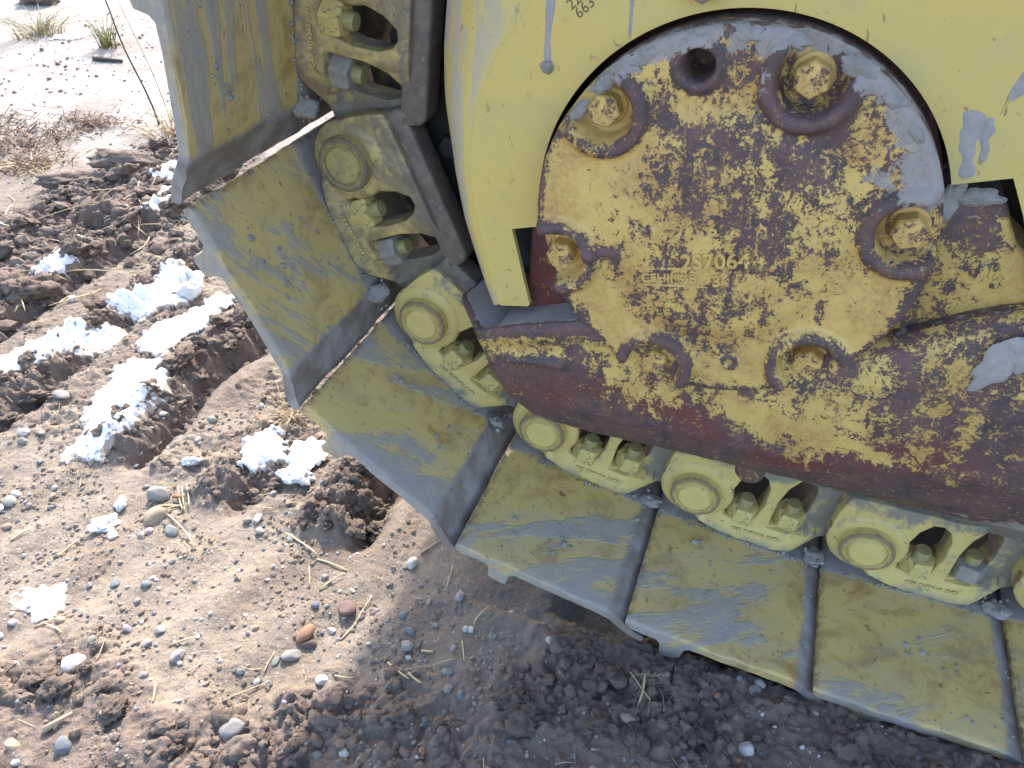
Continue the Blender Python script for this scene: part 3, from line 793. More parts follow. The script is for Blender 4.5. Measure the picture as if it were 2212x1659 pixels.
# ---- guard plate
def guard_mesh():
    inner = arc(CX, CZ, 0.1795, 190.4, 19.6, 70)
    outer = [(0.645, 0.585), (0.663, 0.555), (0.69, 0.50), (0.72, 0.44), (1.25, 0.44), (1.25, 0.80), (0.62, 0.79), (0.53, 0.778)]
    edge = arc(CX, CZ, 0.2565, 88, 174, 30) + [(0.1805, 0.525), (0.1825, 0.505), (0.1858, 0.485), (0.1900, 0.464), (0.1955, 0.436), (0.2030, 0.405), (0.2105, 0.3785)]
    tab = [(0.2125, 0.3770), (0.2440, 0.3825), (0.2463, 0.3855), (0.2405, 0.410), (0.2265, 0.4725)]
    pts = inner + outer + edge + tab
    from mathutils.geometry import delaunay_2d_cdt
    n_ = len(pts)
    vs, es, fs, *_r = delaunay_2d_cdt([Vector(q) for q in pts], [(i, (i + 1) % n_) for i in range(n_)], [], 1, 1e-6)
    bm = bmesh.new()
    for yy in (-0.058, -0.0515):
        bv = [bm.verts.new((v[0], yy, v[1])) for v in vs]
        for f in fs: bm.faces.new([bv[i] for i in f])
    ra = [bm.verts.new((x, -0.058, z)) for x, z in pts]; rb_ = [bm.verts.new((x, -0.0515, z)) for x, z in pts]
    for i in range(n_):
        j = (i + 1) % n_; bm.faces.new((ra[i], ra[j], rb_[j], rb_[i]))
    bmesh.ops.remove_doubles(bm, verts=bm.verts, dist=1e-6)
    me = bm_mesh('guard_plate', bm)
    # rolled edge lofted from the flat's rim back towards the track
    i_ang = [88, 100, 112, 122, 130, 138.6, 149.8, 162, 174.6]
    ic = [(CX + 0.2565 * math.cos(rad(a)), CZ + 0.2565 * math.sin(rad(a))) for a in i_ang] + [(0.1858, 0.485), (0.1900, 0.464), (0.2030, 0.405), (0.2105, 0.3785)]
    oc = [(0.44, 0.93), (0.33, 0.915), (0.235, 0.86), (0.180, 0.79), (0.155, 0.725), (0.1445, 0.670), (0.1395, 0.628), (0.1395, 0.584), (0.1500, 0.512), (0.158, 0.462), (0.1665, 0.432), (0.181, 0.388), (0.190, 0.364)]
    def resamp(c, n):
        c = np.array(c); t = np.linspace(0, len(c) - 1, n); k = np.arange(len(c))
        return np.stack([np.interp(t, k, c[:, 0]), np.interp(t, k, c[:, 1])], -1)
    def smooth(c):
        for _ in range(3): c[1:-1] = 0.25 * c[:-2] + 0.5 * c[1:-1] + 0.25 * c[2:]
        return c
    A = resamp(ic, 90); Bq = smooth(resamp(oc, 90))
    rows = []
    for t in np.linspace(0, 1, 12):
        e = math.sin(t * math.pi / 2); yy = -0.0582 + 0.058 * (1 - math.cos(t * math.pi / 2))
        q = A + (Bq - A) * e
        rows.append(np.stack([q[:, 0], np.full(len(q), yy), q[:, 1]], -1))
    last = rows[-1].copy()
    for yy in (0.02, 0.035):
        q = last.copy(); q[:, 1] = yy; rows.append(q)
    P = np.array(rows)
    m2 = grid_mesh('roll', P)
    roll = np.zeros(len(m2.vertices)).reshape(P.shape[:2]); roll[1:] = np.linspace(0.5, 1, P.shape[0] - 1)[:, None]
    attr(m2, 'roll', roll)
    return me, m2
g1, g2 = guard_mesh()
guard = mpart('guard_plate', g1, M_GUARD, smooth=False)
newobj('rolled_edge', g2, M_GUARD, guard)
ctext('226', 0.0125, 0.2865, 0.6905, -0.0582, rad(-42), M_INK, 0.0001, 'stamped_number', guard, 0.0)
ctext('663', 0.0125, 0.2935, 0.6845, -0.0582, rad(-42), M_INK, 0.0001, 'stamped_number', guard, 0.0)
for (bx, bz, s) in ((0.3880, 0.7150, 1.35), (0.737, 0.615, 1.2)):
    newobj('guard_bolt', HEXM, None, guard, (bx, -0.060, bz), (0, 0.4, 0), smooth=False).scale = (s, 1, s)

# ---- track roller frame under the cover
def frame_mesh():
    ts = np.array([0, 0.10, 0.30, 0.62, 0.80, 0.90, 0.96, 1.0])
    lev = [
        [(0.275, 0.06), (0.2480, 0.000), (0.2660, -0.046), (0.31, -0.050), (0.45, -0.050), (0.62, -0.050), (0.80, -0.050), (1.30, -0.05)],
        [(0.255, 0.06), (0.2280, -0.006), (0.2480, -0.058), (0.31, -0.063), (0.45, -0.066), (0.62, -0.067), (0.80, -0.068), (1.30, -0.07)],
        [(0.222, 0.06), (0.1960, -0.012), (0.2240, -0.070), (0.31, -0.078), (0.45, -0.081), (0.62, -0.083), (0.80, -0.086), (1.30, -0.09)],
        [(0.190, 0.06), (0.1680, -0.016), (0.2020, -0.074), (0.30, -0.083), (0.45, -0.083), (0.62, -0.087), (0.80, -0.092), (1.30, -0.10)],
        [(0.178, 0.06), (0.1590, -0.018), (0.1960, -0.076), (0.30, -0.084), (0.45, -0.080), (0.62, -0.086), (0.80, -0.092), (1.30, -0.10)],
        [(0.170, 0.06), (0.1520, -0.021), (0.1935, -0.081), (0.30, -0.089), (0.45, -0.074), (0.62, -0.083), (0.80, -0.090), (1.30, -0.10)],
        [(0.165, 0.06), (0.1475, -0.022), (0.1930, -0.082), (0.30, -0.089), (0.45, -0.070), (0.62, -0.076), (0.80, -0.084), (1.30, -0.095)],
        [(0.164, 0.06), (0.1480, -0.0205), (0.1945, -0.078), (0.30, -0.083), (0.45, -0.064), (0.62, -0.062), (0.80, -0.072), (1.30, -0.085)]]
    lev = np.array(lev)                                  # (8, 8, 2)
    ztop_x = [0.14, 0.19, 0.26, 0.31, 0.38, 0.45, 0.54, 0.60, 0.66, 0.72, 0.90, 1.30]
    ztop_z = [0.356, 0.352, 0.378, 0.394, 0.398, 0.398, 0.402, 0.425, 0.462, 0.486, 0.535, 0.60]
    zb = 0.215
    # columns: fine along the control polyline
    seg = [10, 16, 30, 34, 40, 34, 30]
    cols = []
    for k, n in enumerate(seg):
        cols += [k + i / n for i in range(n)]
    cols.append(7.0); cols = np.array(cols)
    tt = np.concatenate([np.linspace(0, 0.12, 6), np.linspace(0.15, 0.86, 26), np.linspace(0.88, 1.0, 10)])
    P = np.zeros((len(tt), len(cols), 3)); wear = np.zeros(P.shape[:2]); red = np.zeros(P.shape[:2]); mud = np.zeros(P.shape[:2])
    for i, t in enumerate(tt):
        cp = np.stack([[np.interp(t, ts, lev[:, k, c]) for c in range(2)] for k in range(8)])
        x = np.interp(cols, np.arange(8), cp[:, 0]); y = np.interp(cols, np.arange(8), cp[:, 1])
        # soften the corner between end and face
        zt = np.interp(x, ztop_x, ztop_z)
        z = zb + (zt - zb) * t
        P[i] = np.stack([x, y, z], -1)
        front = sst(1.6, 2.1, cols)
        rib2 = np.exp(-((z - (0.325 + 0.17 * (x - 0.235))) / 0.0055) ** 2) * sst(0.215, 0.228, x) * (1 - sst(0.292, 0.302, x))
        P[i, :, 1] -= 0.010 * rib2 * front
        rb = sst(0.90, 0.95, t) * (1 - sst(0.30, 0.36, x)) + 0.9 * rib2
        lowz = 1 - sst(0.255, 0.315, z + 0.012 * np.sin(x * 37) - 0.030 * sst(0.5, 0.3, x))
        nose = np.exp(-((x - 0.25) / 0.055) ** 2 - ((z - 0.262) / 0.05) ** 2)
        wear[i] = 0.16 + 0.62 * lowz + 0.75 * rb + 0.9 * nose + 0.22 * np.exp(-((x - 0.78) / 0.10) ** 2) + 0.10
        clean = np.exp(-((z - (0.330 - 0.18 * (x - 0.45))) / 0.010) ** 2) * sst(0.44, 0.50, x) * (1 - sst(0.62, 0.72, x))
        wear[i] -= 0.75 * clean * 0.5
        red[i] = np.clip(np.exp(-((z - 0.290 - 0.02 * np.sin(x * 21)) / 0.026) ** 2) * (0.5 + 0.6 * sst(0.22, 0.5, x)) * (1 - sst(0.66, 0.76, x)) * 1.05 + 0.12 * nose, 0, 0.9)
        mud[i] = 0.42 * (1 - sst(0.216, 0.238, z)) * sst(0.5, 0.85, x) + 0.75 * np.exp(-((x - 0.80) / 0.06) ** 2 - ((z - 0.235) / 0.02) ** 2)
    # shelf on top
    r0 = P[-1].copy(); extra = []; ew = []; er = []; em = []
    for d, drop in ((0.006, 0.0005), (0.02, 0.002), (0.045, 0.003), (0.09, 0.003)):
        q = r0.copy()
        cxm = 0.30
        inx = q[:, 0] + np.where(cols < 2.2, d * 0.8, 0)
        q[:, 0] = inx; q[:, 1] = np.minimum(q[:, 1] + d, 0.06); q[:, 2] -= drop
        extra.append(q); ew.append(np.full(len(cols), 0.55)); er.append(np.zeros(len(cols))); em.append(0.55 * (1 - sst(0.30, 0.5, q[:, 0])) + 0.35)
    P = np.concatenate([P, np.array(extra)]); wear = np.concatenate([wear, np.array(ew)]); red = np.concatenate([red, np.array(er)]); mud = np.concatenate([mud, np.array(em)])
    # dents and casting skin
    nz = fbm(P[..., 0], P[..., 2], 22, 3, 91); P[..., 1] += 0.0015 * nz
    P[..., 0] += 0.0010 * fbm(P[..., 1], P[..., 2], 25, 2, 95)
    P[0, :, 2] += 0.0018 * fbm(P[0, :, 0], P[0, :, 1], 60, 2, 97)
    # underside
    und = []
    for d in (0.003, 0.015, 0.05):
        q = P[0].copy(); q[:, 1] = np.minimum(q[:, 1] + d, 0.06); q[:, 2] += 0.0 if d < 0.01 else 0.004; und.append(q)
    P = np.concatenate([np.array(und[::-1]), P])
    z3 = np.zeros((3, len(cols)))
    me = grid_mesh('track_frame', P)
    attr(me, 'wear', np.concatenate([z3 + 0.9, wear])); attr(me, 'red', np.concatenate([z3, red])); attr(me, 'mud', np.concatenate([z3 + 0.3, mud]))
    return me
frame = mpart('track_frame', frame_mesh(), M_FRAME, label='scraped yellow and maroon track frame below the cover')
# upper arm of the frame seen through the slot in the guard
def arm_mesh():
    pts = [(0.555, 0.40), (0.62, 0.425), (0.68, 0.465), (0.74, 0.49), (0.705, 0.50), (0.672, 0.525), (0.659, 0.545), (0.652, 0.560), (0.636, 0.566), (0.590, 0.560), (0.572, 0.53)]
    bm = bmesh.new(); prism(bm, pts, -0.046, 0.06)
    me = bm_mesh('frame_arm', bm)
    me = bake(me, [('BEVEL', dict(width=0.006, segments=3, limit_method='ANGLE', angle_limit=rad(40)))], 'frame_arm')
    co = np.zeros(len(me.vertices) * 3, np.float32); me.vertices.foreach_get('co', co); co = co.reshape(-1, 3)
    attr(me, 'wear', np.where(co[:, 2] > 0.555, 0.8, 0.12)); attr(me, 'red', np.zeros(len(co))); attr(me, 'mud', np.where(co[:, 2] > 0.556, 0.35, 0.0))
    return me
newobj('frame_arm', arm_mesh(), M_FRAME, frame)
bm = bmesh.new(); prism(bm, [(0.233, 0.362), (0.31, 0.362), (0.31, 0.50), (0.252, 0.492), (0.240, 0.468)], -0.036, 0.05)
newobj('frame_web', bake(bm_mesh('frame_web', bm), [('BEVEL', dict(width=0.004, segments=2))], 'frame_web'), M_PRIMER, frame)
# stub lug under the frame lip
bm = bmesh.new()
lathe_z(bm, [(0.0, -0.034), (0.014, -0.033), (0.0175, -0.028), (0.0185, -0.012), (0.021, 0.0), (0.021, 0.02), (0.0, 0.02)], 14)
newobj('lug', bm_mesh('lug', bm), M_LUG, frame, (0.513, -0.022, 0.212))

# ---- sprocket and hull in the dark behind the guard
bm = bmesh.new()
n_t = 13
pts = []
for k in range(n_t * 8):
    a = 2 * math.pi * k / (n_t * 8); ph = (k % 8) / 8
    r = 0.392 + 0.026 * math.cos(2 * math.pi * ph)
    pts.append((CX + r * math.cos(a), CZ + r * math.sin(a)))
prism(bm, pts, 0.082, 0.116)
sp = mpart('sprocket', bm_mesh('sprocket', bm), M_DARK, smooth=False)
for k in range(26):
    a = rad(k * 360 / 26 + 3)
    newobj('sprocket_bolt', HEXD, None, sp, (CX + 0.335 * math.cos(a), 0.080, CZ + 0.335 * math.sin(a)), (0, a, 0), smooth=False)
bm = bmesh.new()
lathe_y(bm, [(0.0, 0.118), (0.30, 0.118), (0.31, 0.13), (0.31, 0.42), (0.0, 0.42)], 48, CX, CZ)
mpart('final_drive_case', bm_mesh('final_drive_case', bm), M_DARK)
bm = bmesh.new(); box(bm, 0.30, 2.6, 0.43, 2.1, 0.42, 1.55)  # unseen body as a plain box, added so no sun leaks through
hull = bake(bm_mesh('hull', bm), [('BEVEL', dict(width=0.04, segments=3))], 'hull')
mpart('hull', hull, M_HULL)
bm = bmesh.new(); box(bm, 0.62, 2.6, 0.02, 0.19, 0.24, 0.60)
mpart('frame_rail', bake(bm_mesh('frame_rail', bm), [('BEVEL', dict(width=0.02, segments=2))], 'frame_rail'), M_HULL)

# ---- mud left on the machine
def mud_blob(name, cx, cz, rx, rz, y, th, rot, seed, mat, parent, ang=0.0):
    """thin uneven pat of mud on an upright face"""
    R = 9; T = 34; P = np.zeros((R, T, 3))
    for i in range(R):
        f = i / (R - 1)
        for j in range(T):
            a = 2 * math.pi * j / T
            w = 1 + 0.32 * mnoise.noise((math.cos(a) * 1.6 + seed, math.sin(a) * 1.6, 0)) + 0.22 * mnoise.noise((math.cos(a) * 4 + seed, math.sin(a) * 4, 3))
            u, v = f * w * rx * math.cos(a), f * w * rz * math.sin(a)
            c, s = math.cos(rot), math.sin(rot)
            x, z = u * c - v * s, u * s + v * c
            t = th * (1 - f ** 3) * (0.75 + 0.6 * mnoise.noise((x * 90 + seed, z * 90, 1)))
            P[i, j] = (cx + x, y - t + 0.0006 * (f > 0.95), cz + z)
    me = grid_mesh(name, P, closed_v=True)
    me.flip_normals()
    return newobj(name, me, mat, parent)
mud_blob('mud_patch', 0.722, 0.462, 0.035, 0.021, -0.090, 0.007, 0.35, 3, M_MUD, frame)
mud_blob('mud_patch', 0.683, 0.436, 0.014, 0.030, -0.0895, 0.005, -0.35, 8, M_MUD, frame)
mud_blob('mud_patch', 0.752, 0.480, 0.022, 0.036, -0.092, 0.006, -0.2, 12, M_MUD, frame)
mud_blob('mud_patch', 0.7, 0.452, 0.018, 0.02, -0.0905, 0.005, 0.0, 15, M_MUD, frame)
mud_blob('mud_patch', 0.607, 0.553, 0.011, 0.022, -0.047, 0.006, -0.35, 21, M_MUDG, frame)
mud_blob('mud_patch', 0.628, 0.561, 0.020, 0.008, -0.047, 0.005, 0.1, 23, M_MUDG, frame)
def streak(x0, z0, x1, z1, w, seed, y=-0.058, bead=0.0):
    N = 26; P = np.zeros((N, 7, 3))
    for i in range(N):
        f = i / (N - 1)
        cxx = x0 + (x1 - x0) * f + 0.0035 * mnoise.noise((f * 3 + seed, 0, 0)); cz_ = z0 + (z1 - z0) * f
        ww = w * (1 - 0.45 * f) * (0.8 + 0.5 * mnoise.noise((f * 5 + seed, 4, 0)))
        if bead: ww *= 1 + bead * math.exp(-((f - 0.94) / 0.05) ** 2)
        if i in (0, N - 1): ww *= 0.3
        for j in range(7):
            u = -1 + 2 * j / 6
            t = (0.0008 + (0.004 * bead * math.exp(-((f - 0.94) / 0.05) ** 2))) * (1 - u * u)
            P[i, j] = (cxx + ww * u, y - t - 0.00005 + 0.0002 * (abs(u) > 0.99), cz_)
    me = grid_mesh('mud_streak', P)
    return newobj('mud_streak', me, M_MUD, guard)
streak(0.2690, 0.80, 0.2620, 0.6360, 0.0062, 2, bead=0.25)
streak(0.3300, 0.80, 0.3330, 0.6640, 0.0036, 5)
streak(0.6550, 0.80, 0.6230, 0.6420, 0.0120, 9)
streak(0.6015, 0.6330, 0.6120, 0.5800, 0.0110, 14)
streak(0.6140, 0.6290, 0.6200, 0.5950, 0.0060, 17)
mud_blob('mud_patch', 0.2618, 0.6350, 0.0062, 0.0058, -0.0585, 0.006, 0, 31, M_MUDG, guard)
# crust on the top of the cover flank
for k, (a, s) in enumerate(((127, 1.0), (134, 0.8), (120, 0.9), (145, 0.7), (106, 0.8), (92, 0.9), (80, 0.7), (62, 1.0), (50, 0.9), (40, 0.8))):
    mud_blob('mud_crust', CX + 0.166 * math.cos(rad(a)), CZ + 0.166 * math.sin(rad(a)), 0.017 * s, 0.008 * s, -0.0835, 0.006, rad(a + 90), 40 + k, M_MUDG, cover)
# mud caked in the joints of the shoes
def lump_mesh(seed, sub=2, amp=0.35, freq=1.6, flat=1.0):
    bm = bmesh.new(); bmesh.ops.create_icosphere(bm, subdivisions=sub, radius=1.0)
    so = Vector((seed * 3.1, seed, 0))
    for v in bm.verts:
        c = v.co.copy()
        d = 1 + amp * mnoise.noise(c * freq + so) - amp * 0.75 * abs(mnoise.noise(c * freq * 2.3 + so.zxy)) + amp * 0.2
        if sub > 2: d -= amp * 0.55 * abs(mnoise.noise(c * freq * 5.0 + so.yzx)) - amp * 0.25 * mnoise.noise(c * freq * 10 + so)
        v.co = c * d; v.co.z *= flat
    return bm_mesh('lump', bm)
def flatten_soup(items, name):
    """join many transformed copies of small meshes into one mesh"""
    V = []; T = []; base = 0
    for co, tr, Mx in items:
        v = co @ Mx[:3, :3].T + Mx[:3, 3]
        V.append(v); T.append(tr + base); base += len(v)
    return tri_soup(name, np.concatenate(V), np.concatenate(T))
def mesh_np(me):
    bm = bmesh.new(); bm.from_mesh(me); bmesh.ops.triangulate(bm, faces=bm.faces); 
    bm.verts.ensure_lookup_table()
    co = np.array([v.co[:] for v in bm.verts]); tr = np.array([[v.index for v in f.verts] for f in bm.faces]); bm.free()
    return co, tr
def trs(loc, rot, sc):
    m = Matrix.Translation(loc) @ rot.to_matrix().to_4x4() @ Matrix.Diagonal((*sc, 1))
    return np.array(m)
from mathutils import Euler, Quaternion
LUMPS1 = [mesh_np(lump_mesh(k, 1, 0.45, 1.5)) for k in range(14)]
CAKES = [mesh_np(lump_mesh(k + 7, 3, 0.32, 1.5)) for k in range(4)]
rr = random.Random(5)
items = []
for i in range(FIRST, FIRST + 7):
    a = PINS[i]; th = ANG[i]
    def place(lx, ly, lz, s):
        x = a[0] + lx * math.cos(th) - lz * math.sin(th); z = a[1] + lx * math.sin(th) + lz * math.cos(th)
        e = Euler((rr.uniform(0, 6), rr.uniform(0, 6), rr.uniform(0, 6)))
        items.append((*LUMPS1[rr.randrange(14)], trs((x, ly, z), e, (s * rr.uniform(0.7, 1.4), s * rr.uniform(0.7, 1.4), s * rr.uniform(0.5, 0.9)))))
    for k in range(34):                                   # along the foot of the link
        place(rr.uniform(-0.01, 0.15), rr.uniform(0.0, 0.012), -0.0605, rr.uniform(0.0012, 0.0035))
    for k in range(12):                                   # corner beside the pin
        place(rr.gauss(0.168, 0.010), rr.gauss(0.012, 0.012), -0.060 + rr.uniform(0, 0.012), rr.uniform(0.001, 0.004))
    Lx, Ly, Lz = 0.170, 0.014, -0.058
    items.append((*CAKES[i % 4], trs((a[0] + Lx * math.cos(th) - Lz * math.sin(th), Ly, a[1] + Lx * math.sin(th) + Lz * math.cos(th)), Euler((0, -th, rr.uniform(0, 6))), (0.013, 0.016, 0.007))))
    for k in range(10):
        place(rr.uniform(0.150, 0.172), rr.uniform(-0.16, 0.0), -0.0615, rr.uniform(0.0008, 0.0022))
    # crumbs stuck on the plate in a few clusters
    for c in range(5 if i - FIRST in (1, 3) else 3):
        cx_, cy_ = rr.uniform(0.0, 0.14), rr.uniform(-0.16, -0.02)
        for k in range(9):
            place(cx_ + rr.gauss(0, 0.014), cy_ + rr.gauss(0, 0.010), -0.0616, abs(rr.gauss(0, 0.0016)) + 0.0005)
newobj('dried_mud_crumbs', flatten_soup(items, 'dried_mud_crumbs'), M_MUDG, dozer, -BASE, kind='stuff')

# ------------------------------------------------------------------ snow
def snow_mat():
    n = NT('old_snow')
    c = n.mix(n.noise(60, 5, 0.7), (0.86, 0.87, 0.88), (0.80, 0.80, 0.80))
    d = n.math('ADD', n.noise(85, 6, 0.7), n.math('MULTIPLY', n.at('thin'), 0.30))
    c = n.mix(n.step(d, 0.64, 0.70), c, (0.34, 0.27, 0.215))
    m = n.out(c, 0.7, n.bump(n.noise(190, 5, 0.7), 0.7, 0.004))
    return m
M_SNOW = snow_mat()
def snow_patch(pts, thick, seed, label, feather=0.035):
    """snow lying in a hollow: pts is the rough outline on the ground"""
    pts = np.array(pts); lo = pts.min(0) - 0.05; hi = pts.max(0) + 0.05
    s = 0.0032
    X, Y = np.meshgrid(np.arange(lo[0], hi[0], s), np.arange(lo[1], hi[1], s), indexing='ij')
    # signed distance to the outline (positive inside)
    D = np.full(X.shape, 1e9); inside = np.zeros(X.shape, bool)
    for (x0, y0), (x1, y1) in zip(pts, np.roll(pts, -1, 0)):
        dx, dy = x1 - x0, y1 - y0
        t = np.clip(((X - x0) * dx + (Y - y0) * dy) / (dx * dx + dy * dy), 0, 1)
        D = np.minimum(D, np.hypot(X - x0 - t * dx, Y - y0 - t * dy))
        if y0 != y1:
            cr = ((Y >= min(y0, y1)) & (Y < max(y0, y1)) & (X < x0 + (Y - y0) / (y1 - y0) * dx)); inside ^= cr
    D = np.where(inside, D, -D)
    D = D + 0.022 * fbm(X, Y, 14, 4, seed, 0.6) + 0.012 * fbm(X, Y, 55, 3, seed + 5, 0.6) + 0.003
    H = np.vectorize(gh)(X, Y) if X.size < 400 else gh_v(X, Y)
    prof = np.clip(D / feather, -1, 1)
    lump = 0.72 + 0.42 * billow(X, Y, 15, 3, seed + 11, 0.5) + 0.20 * fbm(X, Y, 60, 3, seed + 17, 0.65)
    Hs = gh_smooth(X, Y)
    Z = np.where(prof > 0, np.maximum(H, 0.35 * H + 0.65 * Hs) + thick * np.sqrt(np.clip(prof, 0, 1)) * lump, H - 0.004 - 0.02 * np.clip(-prof, 0, 1))
    me = grid_mesh('snow_patch', np.stack([X, Y, Z], -1))
    attr(me, 'thin', 1 - np.clip(prof * 1.6, 0, 1))
    # drop the buried skirt
    bm = bmesh.new(); bm.from_mesh(me)
    flat = (prof < -0.12).ravel()
    bm.verts.ensure_lookup_table()
    bmesh.ops.delete(bm, geom=[bm.verts[i] for i in np.nonzero(flat)[0]], context='VERTS')
    bm.to_mesh(me); bm.free()
    newobj('snow_patch', me, M_SNOW, label=label, category='snow', group='snow left in the track marks')
def gh_v(X, Y):
    i = np.clip(np.searchsorted(GX, X) - 1, 0, len(GX) - 2); j = np.clip(np.searchsorted(GY, Y) - 1, 0, len(GY) - 2)
    u = (X - GX[i]) / (GX[i + 1] - GX[i]); v = (Y - GY[j]) / (GY[j + 1] - GY[j])
    return (GH[i, j] * (1 - u) + GH[i + 1, j] * u) * (1 - v) + (GH[i, j + 1] * (1 - u) + GH[i + 1, j + 1] * u) * v
def gh_smooth(X, Y):
    s = 0
    for k in range(8):
        a = k * math.pi / 4; s = s + gh_v(X + 0.02 * math.cos(a), Y + 0.02 * math.sin(a))
    return s / 8
snow_patch([(-0.505, -0.165), (-0.43, -0.150), (-0.425, -0.09), (-0.43, 0.0), (-0.48, 0.09), (-0.585, 0.095), (-0.585, 0.04), (-0.56, -0.045), (-0.51, -0.115)], 0.011, 200, 'broad bright snow patch beside the deep grouser gouge')
snow_patch([(-0.60, 0.105), (-0.53, 0.095), (-0.535, 0.165), (-0.51, 0.21), (-0.525, 0.33), (-0.58, 0.335), (-0.585, 0.25), (-0.605, 0.165)], 0.014, 210, 'long lumpy snow strip behind the broad snow patch', 0.03)
snow_patch([(-0.735, 0.19), (-0.665, 0.195), (-0.615, 0.27), (-0.67, 0.375), (-0.745, 0.38), (-0.71, 0.29), (-0.73, 0.24)], 0.020, 220, 'tall crusty snow heap between two clod ridges', 0.03)
snow_patch([(-0.82, -0.03), (-0.72, -0.03), (-0.685, 0.06), (-0.66, 0.15), (-0.69, 0.19), (-0.74, 0.12), (-0.82, 0.06)], 0.008, 230, 'thin dirty snow strip along a low clod ridge', 0.04)
snow_patch([(-0.985, 0.225), (-0.90, 0.23), (-0.94, 0.35), (-0.99, 0.38), (-1.04, 0.365), (-1.0, 0.30)], 0.016, 240, 'snow patch at the edge of the dark churned mud')
snow_patch([(-0.245, -0.072), (-0.196, -0.078), (-0.168, -0.045), (-0.18, 0.005), (-0.235, 0.0), (-0.26, -0.025)], 0.015, 250, 'small round snow clump beside the shoe tip', 0.022)
snow_patch([(-0.158, -0.055), (-0.122, -0.07), (-0.105, -0.02), (-0.112, 0.02), (-0.160, 0.008), (-0.168, -0.03)], 0.013, 260, 'small snow clump right against the track shoe edge', 0.018)
snow_patch([(-1.17, 0.69), (-1.03, 0.76), (-1.10, 0.87), (-1.17, 0.78)], 0.012, 270, 'granular snow patch beyond the overturned mud slab', 0.03)
snow_patch([(-0.975, 0.53), (-0.88, 0.60), (-0.92, 0.68), (-0.985, 0.60)], 0.010, 280, 'snow patch in front of the hanging track shoe', 0.03)
snow_patch([(-0.335, -0.395), (-0.30, -0.40), (-0.285, -0.37), (-0.31, -0.345), (-0.345, -0.36)], 0.003, 290, 'faint crystalline snow smear on the packed dirt', 0.025)
snow_patch([(-2.50, 1.74), (-2.40, 1.75), (-2.36, 1.82), (-2.44, 1.84), (-2.52, 1.80)], 0.008, 300, 'flat white scrap of snow beside the pale grass tuft', 0.03)
snow_patch([(-1.02, 0.62), (-0.96, 0.70), (-0.97, 0.78), (-1.06, 0.70)], 0.006, 310, 'thin snow dusting behind the snow patch at the hanging shoe', 0.03)
# loose lumps of icy snow
LUMP2 = [lump_mesh(k + 30, 4, 0.55, 1.3) for k in range(10)]
for l in LUMP2: l.materials.append(M_SNOW)
for k, (x, y, r, fl, lb) in enumerate(((-0.125, -0.075, 0.022, 0.45, 'slab of icy snow leaning by the shoe edge'), (-0.337, -0.245, 0.017, 0.4, 'flat white ice flake lying on bare dirt'), (-0.345, -0.205, 0.011, 0.5, 'small white ice chunk on a dirt flake'), (-0.30, -0.10, 0.012, 0.5, 'small icy lump at the end of the gouge'), (-0.62, 0.30, 0.024, 0.9, 'upright icy snow block above the strip'), (-0.655, 0.345, 0.028, 1.0, 'tallest jagged snow block on the heap'))):
    newobj('snow_chunk', LUMP2[k], None, None, (x, y, gh(x, y) + r * fl * 0.45), (rr.uniform(-.3, .3), rr.uniform(-.3, .3), k * 1.1), label=lb, category='snow', group='loose snow chunks').scale = (r * 1.2, r * 0.8, r * fl)

# ------------------------------------------------------------------ soil clods
def soil_mat(name, a, b, sc=60):
    n = NT(name)
    c = n.mix(n.noise(2.2, 6, 0.7), a, b)
    c = n.mix(n.math('MULTIPLY', n.step(n.noise(7, 4, 0.7), 0.55, 0.7), 0.5), c, (0.23, 0.175, 0.135))
    return n.out(c, 0.95, n.bump(n.noise(5, 6, 0.75), 0.9, 0.006), 0, 0.2)
M_CLOD = soil_mat('damp_soil', (0.115, 0.088, 0.072), (0.235, 0.180, 0.146))
M_CLODD = soil_mat('dry_soil', (0.17, 0.125, 0.095), (0.27, 0.205, 0.16))
n = NT('soil_crumbs')
c = n.mix(n.noise(90, 5, 0.7), (0.11, 0.084, 0.068), (0.235, 0.178, 0.143)); M_CRUMB = n.out(c, 0.95, n.bump(n.noise(380, 5, 0.7), 0.9, 0.003), 0, 0.2)
n = NT('dry_soil_crumbs')
c = n.mix(n.noise(90, 5, 0.7), (0.155, 0.12, 0.092), (0.29, 0.235, 0.185)); M_CRUMBD = n.out(c, 0.95, n.bump(n.noise(380, 5, 0.7), 0.9, 0.003), 0, 0.2)
CLODS = [lump_mesh(k + 60, 4, 0.75, 1.25) for k in range(12)]
def blocked(x, y):
    return x > 0.10 + 0.0 and -0.165 < y < 0.37 and x > -0.05
regions = [
    ('dark damp clod in the churned mud band behind the snow', -1.30, -0.88, 0.12, 0.95, 60, (0.012, 0.034), M_CLOD, 'clods in the churned band'),
    ('crumbly brown clod on the bank above the deep gouge', -0.49, -0.42, -0.12, 0.34, 30, (0.008, 0.019), M_CLOD, 'clods on the gouge bank'),
    ('brown clod on the ridge between the snow strips', -0.76, -0.66, -0.15, 0.45, 30, (0.008, 0.020), M_CLOD, 'clods on the ridge'),
    ('damp soil clod in the shade under the track shoes', 0.16, 0.80, -0.36, -0.20, 42, (0.007, 0.019), M_CLOD, 'clods shaded by the track'),
    ('loose brown clod in the rough dirt away from the machine', -0.33, 0.16, -0.56, -0.43, 40, (0.007, 0.017), M_CLOD, 'clods in the rough dirt'),
    ('brown clod beside the small grouser marks by the shoes', -0.22, 0.06, -0.16, -0.04, 18, (0.006, 0.014), M_CLOD, 'clods by the small grouser marks'),
    ('clod heaped at the track edge under the rising shoes', -0.06, 0.14, -0.14, 0.05, 16, (0.008, 0.018), M_CLOD, 'clods under the rising shoes')]
CLM = {}
